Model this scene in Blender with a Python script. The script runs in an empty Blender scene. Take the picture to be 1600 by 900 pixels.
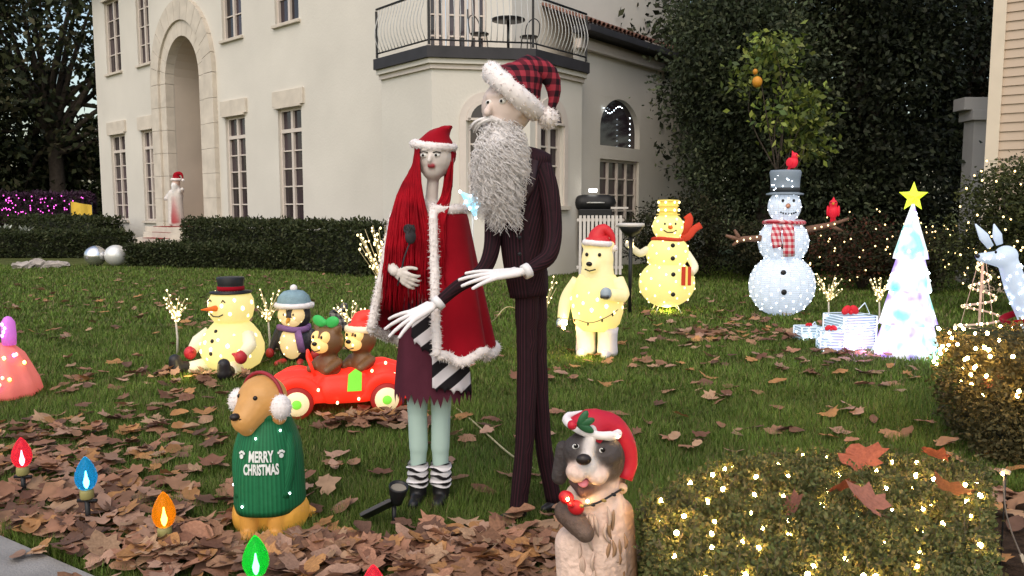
import bpy, bmesh, math, random
import numpy as np
from mathutils import Vector, Matrix, Euler

SC = bpy.context.scene
COL = SC.collection
R = math.radians
rnd = random.Random(11)
rng = np.random.default_rng(7)

# ------------------------------------------------------------------ camera, sky, sun, exposure
CAM_H, PITCH, FPX = 1.5, R(5.71), 1250.0          # eye height, look-down angle, focal length for a 1600 px wide frame
cd = bpy.data.cameras.new('camera')
cam = bpy.data.objects.new('camera', cd); COL.objects.link(cam)
cam.location = (0, 0, CAM_H); cam.rotation_euler = (R(90) - PITCH, 0, 0)
cd.sensor_width = 36.0; cd.lens = 36.0 * FPX / 1600.0
cd.clip_start = 0.05; cd.clip_end = 2000
SC.camera = cam

SUN_EL, SUN_AZ = R(50), R(193)                     # azimuth clockwise from +Y: behind the camera, to its left
w = bpy.data.worlds.new('World'); SC.world = w; w.use_nodes = True
nt = w.node_tree; nt.nodes.clear()
sky = nt.nodes.new('ShaderNodeTexSky'); sky.sky_type = 'NISHITA'; sky.sun_disc = False
sky.sun_elevation = SUN_EL; sky.sun_rotation = SUN_AZ
sky.air_density = 1.4; sky.dust_density = 3.0; sky.ozone_density = 1.0
bg = nt.nodes.new('ShaderNodeBackground'); bg.inputs[1].default_value = 0.15
wo = nt.nodes.new('ShaderNodeOutputWorld')
nt.links.new(sky.outputs[0], bg.inputs[0]); nt.links.new(bg.outputs[0], wo.inputs[0])
sd = bpy.data.lights.new('sun', 'SUN'); sd.energy = 0.85; sd.angle = R(110); sd.color = (1.0, 0.84, 0.64)
sun = bpy.data.objects.new('sun', sd); COL.objects.link(sun)
sdir = Vector((math.sin(SUN_AZ) * math.cos(SUN_EL), math.cos(SUN_AZ) * math.cos(SUN_EL), math.sin(SUN_EL)))
sun.rotation_euler = sdir.to_track_quat('Z', 'Y').to_euler(); sun.location = sdir * 60
vs = SC.view_settings
vs.view_transform = 'Standard'; vs.look = 'None'; vs.gamma = 1.0; vs.use_curve_mapping = False
vs.exposure = 0.52
SC.render.engine = 'CYCLES'
SC.cycles.use_denoising = True
SC.cycles.max_bounces = 4; SC.cycles.transparent_max_bounces = 8
SC.cycles.sample_clamp_indirect = 4.0
SC.cycles.caustics_reflective = False; SC.cycles.caustics_refractive = False

# ------------------------------------------------------------------ measuring: where a sight line meets the lawn / a distance
def zat(py, Y, px=800):
    return CAM_H - Y * math.tan(PITCH + math.atan((py - 450) / FPX))
def W(px, py, Y):
    """point on the sight line through photo pixel (px,py) at forward distance Y"""
    d = Vector(((px - 800) / FPX, -(py - 450) / FPX, -1.0))
    m = Matrix.Rotation(R(90) - PITCH, 3, 'X')
    d = m @ d
    return Vector((0, 0, CAM_H)) + d * (Y / d.y)
def G(px, py, z=0.0):
    d = Vector(((px - 800) / FPX, -(py - 450) / FPX, -1.0))
    d = Matrix.Rotation(R(90) - PITCH, 3, 'X') @ d
    return Vector((0, 0, CAM_H)) + d * ((z - CAM_H) / d.z)

# ------------------------------------------------------------------ materials
MATS = {}
def mat(name, col, rough=0.65, var=0.15, scale=6.0, bump=0.0, bscale=None, spec=0.3, emis=None, es=0.0, metal=0.0,
        attr=False, aem=0.0, orand=0.0, transl=0.0, sheen=0.0, detail=5.0, coat=0.0):
    if name in MATS: return MATS[name]
    m = bpy.data.materials.new(name); m.use_nodes = True
    t = m.node_tree; N = t.nodes; L = t.links
    b = N['Principled BSDF']
    b.inputs['Roughness'].default_value = rough
    b.inputs['Metallic'].default_value = metal
    b.inputs['Specular IOR Level'].default_value = spec
    if sheen: b.inputs['Sheen Weight'].default_value = sheen
    if coat: b.inputs['Coat Weight'].default_value = coat; b.inputs['Coat Roughness'].default_value = 0.12
    tc = N.new('ShaderNodeTexCoord')
    no = N.new('ShaderNodeTexNoise'); no.inputs['Scale'].default_value = scale; no.inputs['Detail'].default_value = detail
    L.new(tc.outputs['Object'], no.inputs['Vector'])
    mr = N.new('ShaderNodeMapRange'); mr.inputs[1].default_value = 0.25; mr.inputs[2].default_value = 0.75
    mr.inputs[3].default_value = 1 - var; mr.inputs[4].default_value = 1 + var
    L.new(no.outputs['Fac'], mr.inputs[0])
    mul = N.new('ShaderNodeVectorMath'); mul.operation = 'SCALE'
    if attr:
        a = N.new('ShaderNodeAttribute'); a.attribute_name = 'Col'; L.new(a.outputs['Color'], mul.inputs[0])
    else:
        mul.inputs[0].default_value = col[:3]
    sc = mr.outputs[0]
    if orand:
        oi = N.new('ShaderNodeObjectInfo')
        m2 = N.new('ShaderNodeMapRange'); m2.inputs[3].default_value = 1 - orand; m2.inputs[4].default_value = 1 + orand
        L.new(oi.outputs['Random'], m2.inputs[0])
        mm = N.new('ShaderNodeMath'); mm.operation = 'MULTIPLY'; L.new(sc, mm.inputs[0]); L.new(m2.outputs[0], mm.inputs[1]); sc = mm.outputs[0]
    L.new(sc, mul.inputs['Scale'])
    L.new(mul.outputs[0], b.inputs['Base Color'])
    if bump:
        n2 = N.new('ShaderNodeTexNoise'); n2.inputs['Scale'].default_value = bscale or scale * 4; n2.inputs['Detail'].default_value = 6
        L.new(tc.outputs['Object'], n2.inputs['Vector'])
        bp = N.new('ShaderNodeBump'); bp.inputs['Strength'].default_value = bump; bp.inputs['Distance'].default_value = 0.02
        L.new(n2.outputs['Fac'], bp.inputs['Height']); L.new(bp.outputs[0], b.inputs['Normal'])
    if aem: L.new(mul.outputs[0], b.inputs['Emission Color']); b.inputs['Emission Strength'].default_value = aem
    if emis:
        b.inputs['Emission Color'].default_value = (*emis, 1); b.inputs['Emission Strength'].default_value = es
    if transl:
        tr = N.new('ShaderNodeBsdfTranslucent'); L.new(mul.outputs[0], tr.inputs['Color'])
        mx = N.new('ShaderNodeMixShader'); mx.inputs[0].default_value = transl
        L.new(b.outputs[0], mx.inputs[1]); L.new(tr.outputs[0], mx.inputs[2])
        L.new(mx.outputs[0], N['Material Output'].inputs['Surface'])
    MATS[name] = m
    return m
def stripes(name, c1, c2, period, duty=0.5, rough=0.8, attr='u', soft=0.06, bump=0.15, bsc=25):
    """cloth with stripes that run where the mesh attribute says (metres across the stripes)"""
    if name in MATS: return MATS[name]
    m = bpy.data.materials.new(name); m.use_nodes = True
    t = m.node_tree; N = t.nodes; L = t.links; b = N['Principled BSDF']
    b.inputs['Roughness'].default_value = rough; b.inputs['Specular IOR Level'].default_value = 0.15
    a = N.new('ShaderNodeAttribute'); a.attribute_name = attr
    d = N.new('ShaderNodeMath'); d.operation = 'DIVIDE'; d.inputs[1].default_value = period; L.new(a.outputs['Fac'], d.inputs[0])
    f = N.new('ShaderNodeMath'); f.operation = 'FRACT'; L.new(d.outputs[0], f.inputs[0])
    r = N.new('ShaderNodeMapRange'); r.inputs[1].default_value = duty - soft; r.inputs[2].default_value = duty + soft; L.new(f.outputs[0], r.inputs[0])
    mx = N.new('ShaderNodeMix'); mx.data_type = 'RGBA'; mx.inputs[6].default_value = (*c1, 1); mx.inputs[7].default_value = (*c2, 1)
    L.new(r.outputs[0], mx.inputs[0]); L.new(mx.outputs[2], b.inputs['Base Color'])
    tc = N.new('ShaderNodeTexCoord'); no = N.new('ShaderNodeTexNoise'); no.inputs['Scale'].default_value = bsc; L.new(tc.outputs['Object'], no.inputs['Vector'])
    bp = N.new('ShaderNodeBump'); bp.inputs['Strength'].default_value = bump; bp.inputs['Distance'].default_value = 0.02
    L.new(no.outputs['Fac'], bp.inputs['Height']); L.new(bp.outputs[0], b.inputs['Normal'])
    MATS[name] = m
    return m
def plaid(name, c1, c2, c3, period, w2=0.5):
    """woven check from two object-space directions"""
    if name in MATS: return MATS[name]
    m = bpy.data.materials.new(name); m.use_nodes = True
    t = m.node_tree; N = t.nodes; L = t.links; b = N['Principled BSDF']
    b.inputs['Roughness'].default_value = 0.85; b.inputs['Specular IOR Level'].default_value = 0.1
    tc = N.new('ShaderNodeTexCoord'); sp = N.new('ShaderNodeSeparateXYZ'); L.new(tc.outputs['Object'], sp.inputs[0])
    ad = N.new('ShaderNodeMath'); ad.operation = 'ADD'; L.new(sp.outputs[0], ad.inputs[0]); L.new(sp.outputs[1], ad.inputs[1])
    fr = []
    for s in (ad.outputs[0], sp.outputs[2]):
        d = N.new('ShaderNodeMath'); d.operation = 'DIVIDE'; d.inputs[1].default_value = period; L.new(s, d.inputs[0])
        f = N.new('ShaderNodeMath'); f.operation = 'FRACT'; L.new(d.outputs[0], f.inputs[0])
        r = N.new('ShaderNodeMath'); r.operation = 'GREATER_THAN'; r.inputs[1].default_value = w2; L.new(f.outputs[0], r.inputs[0]); fr.append(r)
    s = N.new('ShaderNodeMath'); s.operation = 'ADD'; L.new(fr[0].outputs[0], s.inputs[0]); L.new(fr[1].outputs[0], s.inputs[1])
    h = N.new('ShaderNodeMath'); h.operation = 'MULTIPLY'; h.inputs[1].default_value = 0.5; L.new(s.outputs[0], h.inputs[0])
    cr = N.new('ShaderNodeValToRGB'); cr.color_ramp.interpolation = 'CONSTANT'
    e = cr.color_ramp.elements; e[0].color = (*c1, 1); e[0].position = 0; e[1].position = 0.75; e[1].color = (*c3, 1)
    k = cr.color_ramp.elements.new(0.25); k.color = (*c2, 1)
    L.new(h.outputs[0], cr.inputs[0]); L.new(cr.outputs[0], b.inputs['Base Color'])
    MATS[name] = m
    return m
def glow(name, base, col, s, rough=0.5):
    return mat(name, base, rough=rough, var=0.06, scale=14, emis=col, es=s, bump=0.1)

# ------------------------------------------------------------------ mesh building
class MB:
    def __init__(s): s.v = []; s.f = []; s.u = []
    def add(s, vs_, fs, M=None, u=None):
        o = len(s.v)
        for i, p in enumerate(vs_):
            p = Vector(p); s.v.append(M @ p if M is not None else p); s.u.append(u[i] if u else 0.0)
        for f in fs: s.f.append([i + o for i in f])
        return s
    def box(s, c, d, M=None, rot=None):
        x, y, z = d[0] / 2, d[1] / 2, d[2] / 2
        vv = [Vector(p) for p in ((-x,-y,-z),(x,-y,-z),(x,y,-z),(-x,y,-z),(-x,-y,z),(x,-y,z),(x,y,z),(-x,y,z))]
        if rot is not None:
            e = Euler(rot).to_matrix(); vv = [e @ p for p in vv]
        vv = [p + Vector(c) for p in vv]
        return s.add(vv, [(0,3,2,1),(4,5,6,7),(0,1,5,4),(1,2,6,5),(2,3,7,6),(3,0,4,7)], M)
    def lathe(s, prof, seg=24, M=None, ex=1.0, ey=1.0, caps=True, fold=None):
        vv = []; ff = []; uu = []
        for k, (r, z) in enumerate(prof):
            for i in range(seg):
                a = 2 * math.pi * i / seg
                rr = r * (1 + (fold(a, z) if fold else 0))
                vv.append((math.sin(a) * rr * ex, -math.cos(a) * rr * ey, z)); uu.append(a * 0.1)
        n = len(prof)
        for k in range(n - 1):
            for i in range(seg):
                j = (i + 1) % seg
                ff.append((k*seg+i, k*seg+j, (k+1)*seg+j, (k+1)*seg+i))
        if caps:
            ff.append(list(reversed(range(seg)))); ff.append([(n-1)*seg+i for i in range(seg)])
        return s.add(vv, ff, M, uu)
    def tube(s, pts, rads, seg=8, caps=True, M=None, up=None, jit=0.0):
        pts = [Vector(p) for p in pts]; n = len(pts)
        if not isinstance(rads, (list, tuple)): rads = [rads] * n
        t = []
        for i in range(n):
            d = pts[min(i+1, n-1)] - pts[max(i-1, 0)]
            t.append(d.normalized() if d.length > 1e-9 else Vector((0,0,1)))
        ref = Vector(up) if up is not None else (Vector((0,-1,0)) if abs(t[0].y) < 0.9 else Vector((1,0,0)))
        nx = (ref - t[0] * ref.dot(t[0])).normalized()
        vv = []; uu = []
        for i in range(n):
            nx = (nx - t[i] * nx.dot(t[i])).normalized(); ny = t[i].cross(nx)
            r = rads[i]; ra, rb = r if isinstance(r, (list, tuple)) else (r, r)
            for k in range(seg):
                a = 2 * math.pi * k / seg; q = 1 + (rnd.uniform(-jit, jit) if jit else 0)
                vv.append(pts[i] + nx * (math.cos(a) * ra * q) + ny * (math.sin(a) * rb * q)); uu.append(a * (ra + rb) / 2)
        ff = []
        for i in range(n - 1):
            for k in range(seg):
                j = (k + 1) % seg
                ff.append((i*seg+k, i*seg+j, (i+1)*seg+j, (i+1)*seg+k))
        if caps: ff.append(list(reversed(range(seg)))); ff.append([(n-1)*seg+k for k in range(seg)])
        return s.add(vv, ff, M, uu)
    def ell(s, c, r, rot=(0,0,0), seg=16, rings=10, M=None):
        if not isinstance(r, (list, tuple)): r = (r, r, r)
        e = Euler(rot).to_matrix(); vv = []; ff = []
        vv.append((0,0,-1))
        for k in range(1, rings):
            p = -math.pi/2 + math.pi * k / rings
            for i in range(seg):
                a = 2*math.pi*i/seg; vv.append((math.cos(p)*math.cos(a), math.cos(p)*math.sin(a), math.sin(p)))
        vv.append((0,0,1))
        vv = [e @ Vector((p[0]*r[0], p[1]*r[1], p[2]*r[2])) + Vector(c) for p in vv]
        for i in range(seg): ff.append((0, 1+(i+1)%seg, 1+i))
        for k in range(rings-2):
            for i in range(seg):
                j = (i+1)%seg; a = 1+k*seg; ff.append((a+i, a+j, a+seg+j, a+seg+i))
        L = len(vv)-1; a = 1+(rings-2)*seg
        for i in range(seg): ff.append((L, a+i, a+(i+1)%seg))
        return s.add(vv, ff, M)
    def cap(s, a, b, ra, rb, seg=14):
        a = Vector(a); b = Vector(b); d = b - a; n = 5
        if d.length < 1e-6: return s.ell(a, max(ra, rb))
        t = d.normalized(); pts = []; rr = []
        for k in range(n): q = math.pi/2*(k/(n-1)); pts.append(a - t*ra*math.cos(q)); rr.append(max(ra*math.sin(q), ra*0.06))
        for k in range(n): q = math.pi/2*(k/(n-1)); pts.append(b + t*rb*math.sin(q)); rr.append(max(rb*math.cos(q), rb*0.06))
        return s.tube(pts, rr, seg)
    def prism(s, poly, depth, M=None, y0=0.0):
        n = len(poly); vv = [(p[0], y0, p[1]) for p in poly] + [(p[0], y0+depth, p[1]) for p in poly]
        ff = [list(range(n)), list(reversed(range(n, 2*n)))] + [(i, i+n, (i+1)%n+n, (i+1)%n) for i in range(n)]
        return s.add(vv, ff, M)
    def spikes(s, n, ln, wd):
        """fur: thin tufts standing on the faces made so far"""
        fs = list(s.f); vs_ = s.v
        cen = []; 
        for f in fs:
            if len(f) > 6: continue
            p = [vs_[i] for i in f]; nr = (p[1]-p[0]).cross(p[2]-p[0]); ar = nr.length
            if ar > 1e-12: cen.append((p, nr.normalized(), ar))
        if not cen: return s
        wts = [c[2] for c in cen]
        for p, nr, _ in rnd.choices(cen, wts, k=n):
            q = [rnd.random() for _ in p]; S = sum(q); b = sum((p[i]*q[i] for i in range(len(p))), Vector())/S
            d = (nr + Vector((rnd.gauss(0,.5), rnd.gauss(0,.5), rnd.gauss(0,.5)-.2))).normalized() * ln * rnd.uniform(.5,1.2)
            sd_ = nr.orthogonal().normalized(); sd_.rotate(Matrix.Rotation(rnd.uniform(0,6.28), 3, nr)); sd_ *= wd
            s.add([b - sd_ - nr*wd, b + sd_ - nr*wd, b + d], [(0,1,2)])
        return s
    def mesh(s, name):
        me = bpy.data.meshes.new(name); me.from_pydata([tuple(p) for p in s.v], [], s.f)
        if any(s.u):
            at = me.attributes.new('u', 'FLOAT', 'POINT'); at.data.foreach_set('value', s.u)
        return me
    def build(s, name, m, parent=None, smooth=True, bevel=0, loc=None, recalc=False):
        me = s.mesh(name)
        if recalc or bevel:
            bm = bmesh.new(); bm.from_mesh(me)
            bmesh.ops.recalc_face_normals(bm, faces=bm.faces)
            if bevel: bmesh.ops.bevel(bm, geom=list(bm.edges), offset=bevel, segments=2, affect='EDGES', profile=0.7)
            bm.to_mesh(me); bm.free()
        return put(name, me, m, parent, smooth, loc)
def put(name, me, m, parent=None, smooth=True, loc=None, rot=None, scale=None):
    if m is not None and not len(me.materials): me.materials.append(m)
    if smooth is True and len(me.polygons): me.shade_smooth()
    o = bpy.data.objects.new(name, me); COL.objects.link(o)
    if parent is not None: o.parent = parent
    if loc is not None: o.location = loc
    if rot is not None: o.rotation_euler = rot
    if scale is not None: o.scale = scale if isinstance(scale, (tuple, list)) else (scale,)*3
    return o
def crisp(o, ang=35):
    me = o.data; me.shade_smooth()
    bm = bmesh.new(); bm.from_mesh(me)
    for e in bm.edges:
        if len(e.link_faces) == 2 and e.calc_face_angle(0) > R(ang): e.smooth = False
    bm.to_mesh(me); bm.free(); return o
def tag(o, label=None, cat=None, group=None, kind=None):
    if label: o['label'] = label
    if cat: o['category'] = cat
    if group: o['group'] = group
    if kind: o['kind'] = kind
    return o
def thing(name, label, cat, loc=(0,0,0), rz=0.0, group=None):
    o = bpy.data.objects.new(name, None); COL.objects.link(o); o.empty_display_size = 0.1
    o.location = loc; o.rotation_euler = (0, 0, rz)
    return tag(o, label, cat, group)
def big_mesh(name, V, F, col=None):
    """fast mesh from arrays: V (n,3), F (m,k)"""
    me = bpy.data.meshes.new(name); V = np.asarray(V, np.float32); F = np.asarray(F, np.int32); k = F.shape[1]
    me.vertices.add(len(V)); me.vertices.foreach_set('co', V.ravel())
    me.loops.add(F.size); me.loops.foreach_set('vertex_index', F.ravel())
    me.polygons.add(len(F)); me.polygons.foreach_set('loop_start', np.arange(0, F.size, k, dtype=np.int32))
    me.update(calc_edges=True)
    if col is not None:
        a = me.color_attributes.new('Col', 'FLOAT_COLOR', 'POINT')
        a.data.foreach_set('color', np.c_[col, np.ones(len(col))].astype(np.float32).ravel())
    return me
def leaf_cards(P, size, cols, wide=0.55, out=None, outw=0.0, g=rng):
    """one small folded leaf per point; cols is a list of leaf colours"""
    P = np.asarray(P, float); n = len(P)
    d = g.normal(size=(n,3)); 
    if out is not None: d = d + outw * out
    d /= np.linalg.norm(d, axis=1)[:,None] + 1e-9
    h = g.normal(size=(n,3)); s = np.cross(d, h); s /= np.linalg.norm(s, axis=1)[:,None] + 1e-9
    nn = np.cross(d, s)
    L = size * g.uniform(.6, 1.35, n)[:,None]
    V = np.stack([P, P + d*L*.5 + s*L*wide*.5 + nn*L*.1, P + d*L, P + d*L*.5 - s*L*wide*.5 + nn*L*.1], 1).reshape(-1,3)
    F = np.arange(4*n).reshape(-1,4)
    c = np.asarray(cols, float)[g.integers(0, len(cols), n)] * g.uniform(.75, 1.25, n)[:,None]
    return V, F, np.repeat(c, 4, 0)
def prim_mesh(prims):
    mb = MB()
    for p in prims:
        if p[0] == 'c': mb.cap(p[1], p[2], p[3], p[4])
        else: mb.ell(p[1], p[2], p[3])
    return mb
def blob(name, prims, m, parent=None, voxel=0.008, smooth=6, k=0.004, loc=None):
    """one continuous surface grown round capsules ('c',a,b,ra,rb,col) and ellipsoids ('e',c,r,rot,col)"""
    me = prim_mesh(prims).mesh(name)
    o = bpy.data.objects.new('tmp', me); COL.objects.link(o)
    md = o.modifiers.new('r', 'REMESH'); md.mode = 'VOXEL'; md.voxel_size = voxel
    ms = o.modifiers.new('s', 'SMOOTH'); ms.factor = 0.5; ms.iterations = smooth
    dg = bpy.context.evaluated_depsgraph_get(); ne = bpy.data.meshes.new_from_object(o.evaluated_get(dg))
    bpy.data.objects.remove(o); ne.name = name
    n = len(ne.vertices); co = np.empty(n*3, np.float32); ne.vertices.foreach_get('co', co); co = co.reshape(-1,3).astype(float)
    D = []; C = []
    for p in prims:
        if p[0] == 'c':
            a = np.array(p[1], float); b = np.array(p[2], float); ab = b - a
            t = np.clip(((co-a)@ab)/max(ab@ab, 1e-9), 0, 1); D.append(np.linalg.norm(co-a-t[:,None]*ab, axis=1) - (p[3]*(1-t)+p[4]*t))
        else:
            r = p[2] if isinstance(p[2], (tuple, list)) else (p[2],)*3
            e = np.array(Euler(p[3]).to_matrix()); q = (co - np.array(p[1], float)) @ e; r = np.array(r)
            kk = np.linalg.norm(q/r, axis=1); D.append((kk-1)*min(r))
        C.append(p[-1])
    D = np.array(D); wgt = np.exp(-(D - D.min(0))/k); wgt /= wgt.sum(0); c = wgt.T @ np.array(C, float)
    a = ne.color_attributes.new('Col', 'FLOAT_COLOR', 'POINT'); a.data.foreach_set('color', np.c_[c, np.ones(n)].astype(np.float32).ravel())
    ne.materials.clear()
    return put(name, ne, m, parent, True, loc)
_bulb = {}
def bulb(parent, loc, r, m, name='bulb', rot=None):
    if m.name not in _bulb:
        bm = bmesh.new(); bmesh.ops.create_icosphere(bm, subdivisions=1, radius=1.0)
        me = bpy.data.meshes.new('bulb'); bm.to_mesh(me); bm.free(); me.materials.append(m); me.shade_smooth(); _bulb[m.name] = me
    return put(name, _bulb[m.name], None, parent, False, loc, rot, (r, r, r*1.25))
def spline(pts, n):
    """smooth path through points"""
    P = [Vector(p) for p in pts]; P = [P[0]*2-P[1]] + P + [P[-1]*2-P[-2]]; out = []
    m = len(P)-3
    for i in range(n):
        t = i/(n-1)*m; k = min(int(t), m-1); t -= k; a, b, c, d = P[k:k+4]
        out.append(0.5*((2*b)+(c-a)*t+(2*a-5*b+4*c-d)*t*t+(3*b-a-3*c+d)*t**3))
    return out
def lerp(vals, t):
    x = t*(len(vals)-1); k = min(int(x), len(vals)-2); return vals[k]*(1-(x-k)) + vals[k+1]*(x-k)
WARM = mat('bulb_warm', (1,.9,.7), var=0, emis=(1,.60,.20), es=110)
WARMLOW = mat('bulb_warm_small', (1,.9,.7), var=0, emis=(1,.78,.34), es=2.6)
WARMFAR = mat('bulb_warm_far', (1,.9,.7), var=0, emis=(1,.64,.22), es=3.2)
COOL = mat('bulb_cool', (.9,.95,1), var=0, emis=(.78,.90,1), es=8)
# ================================================================== the setting
GREENS = [(.100,.160,.024), (.120,.185,.029), (.080,.135,.021), (.15,.18,.045)]
gm = MB(); gm.add([(-150,-60,0),(150,-60,0),(150,240,0),(-150,240,0)], [(0,1,2,3)])
ground = gm.build('lawn', mat('lawn_soil', (.075,.085,.028), rough=.95, var=.45, scale=1.3, bump=.6, bscale=60, spec=.05, detail=8), smooth=False)
tag(ground, kind='structure')
# pavement at the corner nearest the camera
pa, pb = G(-40, 830), G(130, 905)
pd = (pb - pa).normalized(); pn = Vector((-pd.y, pd.x, 0)); pn = pn if pn.y < 0 else -pn
pv = MB(); q = [pa - pd*14, pb + pd*5, pb + pd*5 + pn*1.6, pa - pd*14 + pn*1.6]
pv.add([(p.x, p.y, .0) for p in q] + [(p.x, p.y, .035) for p in q], [(4,5,6,7),(0,1,5,4),(1,2,6,5),(2,3,7,6),(3,0,4,7),(3,2,1,0)])
tag(pv.build('pavement', mat('concrete', (.24,.225,.21), rough=.9, var=.2, scale=5, bump=.35, bscale=90), smooth=False, recalc=True), kind='structure')

# outline of the mulch bed between the near hedges, uneven as dug
_bed = [(1.30,2.1),(3.6,2.1),(4.3,4.1),(2.45,4.12),(2.12,3.5),(1.85,2.9)]; BED = []
for (x0, y0), (x1, y1) in zip(_bed, _bed[1:]+_bed[:1]):
    for k in range(12): BED.append((x0+(x1-x0)*k/12+rnd.uniform(-.035,.035), y0+(y1-y0)*k/12+rnd.uniform(-.035,.035)))
def np_in_poly(P, poly):
    c = np.zeros(len(P), bool); j = len(poly)-1
    for i in range(len(poly)):
        (xi, yi), (xj, yj) = poly[i], poly[j]
        c ^= ((yi > P[:,1]) != (yj > P[:,1])) & (P[:,0] < (xj-xi)*(P[:,1]-yi)/(yj-yi+1e-12)+xi); j = i
    return c
# grass: blades over the part of the lawn that can be told from its texture
def grass():
    Vs = []; Cs = []
    def batch(n, y0, y1, h, wd):
        y = rng.uniform(y0, y1, n); x = rng.uniform(-.70, .70, n) * y * 1.02
        P = np.c_[x, y, np.zeros(n)]
        side = (P[:,:2] - np.array([pa.x, pa.y])) @ np.array([pn.x, pn.y]); P = P[(side < -.02) & ~np_in_poly(P, BED)]; m = len(P)
        clump = np.sin(P[:,0]*5.1+1.3*np.sin(P[:,1]*3.7))*np.sin(P[:,1]*4.3+1.1*np.sin(P[:,0]*2.9))
        hh = h * rng.uniform(.45, 1.2, m) * (1 + .28*clump)
        az = rng.uniform(0, 2*np.pi, m); ln = hh * rng.uniform(.2, .95, m)
        d = np.c_[np.cos(az), np.sin(az), np.zeros(m)]; s = np.c_[-np.sin(az), np.cos(az), np.zeros(m)] * wd * rng.uniform(.6,1.3,m)[:,None]
        tip = P + d*ln[:,None]; tip[:,2] = hh
        Vs.append(np.stack([P - s, P + s, tip], 1).reshape(-1,3))
        c = np.array(GREENS)[rng.integers(0, 4, m)] * rng.uniform(.7, 1.3, m)[:,None] * (1 + .22*clump)[:,None]
        dry = rng.random(m) < .09; c[dry] = (.17,.14,.06)
        Cs.append(np.repeat(c, 3, 0))
    batch(170000, 2.4, 4.2, .06, .0026); batch(170000, 4.0, 6.5, .058, .0038); batch(150000, 6.3, 10, .055, .007); batch(120000, 9.8, 21, .06, .014)
    V = np.concatenate(Vs); F = np.arange(len(V)).reshape(-1,3)
    me = big_mesh('grass', V, F, np.concatenate(Cs))
    o = put('grass', me, mat('grass_blade', (1,1,1), rough=.6, var=.0, spec=.2, attr=True, transl=.25), smooth=False)
    tag(o, 'short green lawn grass in front of the white house', 'grass', kind='stuff')
grass()

# ------------------------------------------------------------------ white house
WHITE = mat('stucco', (.62,.585,.52), rough=.9, var=.09, scale=.5, bump=.22, bscale=18, spec=.1, detail=9)
STONE = mat('cast_stone', (.57,.51,.43), rough=.85, var=.14, scale=2.5, bump=.2, bscale=30, spec=.1)
TRIMW = mat('painted_timber', (.60,.53,.47), rough=.5, var=.06, scale=5)
GLASS = mat('window_glass', (.034,.022,.028), rough=.09, var=.4, scale=.7, spec=.5, orand=.6)
IRON = mat('black_iron', (.012,.012,.013), rough=.45, var=.2, scale=20)
SILV = mat('pale_iron', (.52,.52,.50), rough=.5, var=.1, scale=20)
house = thing('mansion', 'large white stucco house with stone arched entrance and corner balcony', 'house', (-2.43, 18.7, 0))
HL = Vector((-2.43, 18.7, 0))
FA = math.radians(47); FD = Vector((-math.sin(FA), math.cos(FA), 0)); FN = Vector((-math.cos(FA), -math.sin(FA), 0))
def frame(o, d, n):
    """matrix: x along d, y along -n (into the wall), z up"""
    return Matrix(((d.x, -n.x, 0, o.x), (d.y, -n.y, 0, o.y), (0, 0, 1, o.z), (0, 0, 0, 1)))
FM = frame(Vector((0,0,0)), FD, FN)           # facade frame, local to the house
def fl(px):                                    # distance along the facade at a photo column
    r = (px - 800) / FPX
    return (HL.x - r*HL.y) / (r*FD.y - FD.x)
def wall_open(mb, M, u0, u1, z0, z1, ops, depth=.22):
    us = sorted({u0, u1, *[o[0] for o in ops], *[o[1] for o in ops]}); zs = sorted({z0, z1, *[o[2] for o in ops], *[o[3] for o in ops]})
    for a, b in zip(us, us[1:]):
        for c, d in zip(zs, zs[1:]):
            if any(o[0] <= a and b <= o[1] and o[2] <= c and d <= o[3] for o in ops): continue
            mb.add([(a,0,c),(b,0,c),(b,0,d),(a,0,d)], [(0,1,2,3)], M)
    for a, b, c, d in ops:
        for p, q in (((a,c),(b,c)), ((b,c),(b,d)), ((b,d),(a,d)), ((a,d),(a,c))):
            mb.add([(p[0],0,p[1]),(q[0],0,q[1]),(q[0],depth,q[1]),(p[0],depth,p[1])], [(0,1,2,3)], M)
_pane = {}
def pane_obj(parent, M, a, b, c, d, y):
    k = (round(b-a,3), round(d-c,3))
    if k not in _pane:
        m = MB().box((0,0,0), (b-a, .012, d-c)).mesh('pane'); m.materials.append(GLASS); _pane[k] = m
    o = put('pane', _pane[k], None, parent, False); o.matrix_local = M @ Matrix.Translation(((a+b)/2, y, (c+d)/2)) @ Matrix.Rotation(rnd.uniform(-.012,.012), 4, 'Z'); return o
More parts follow.
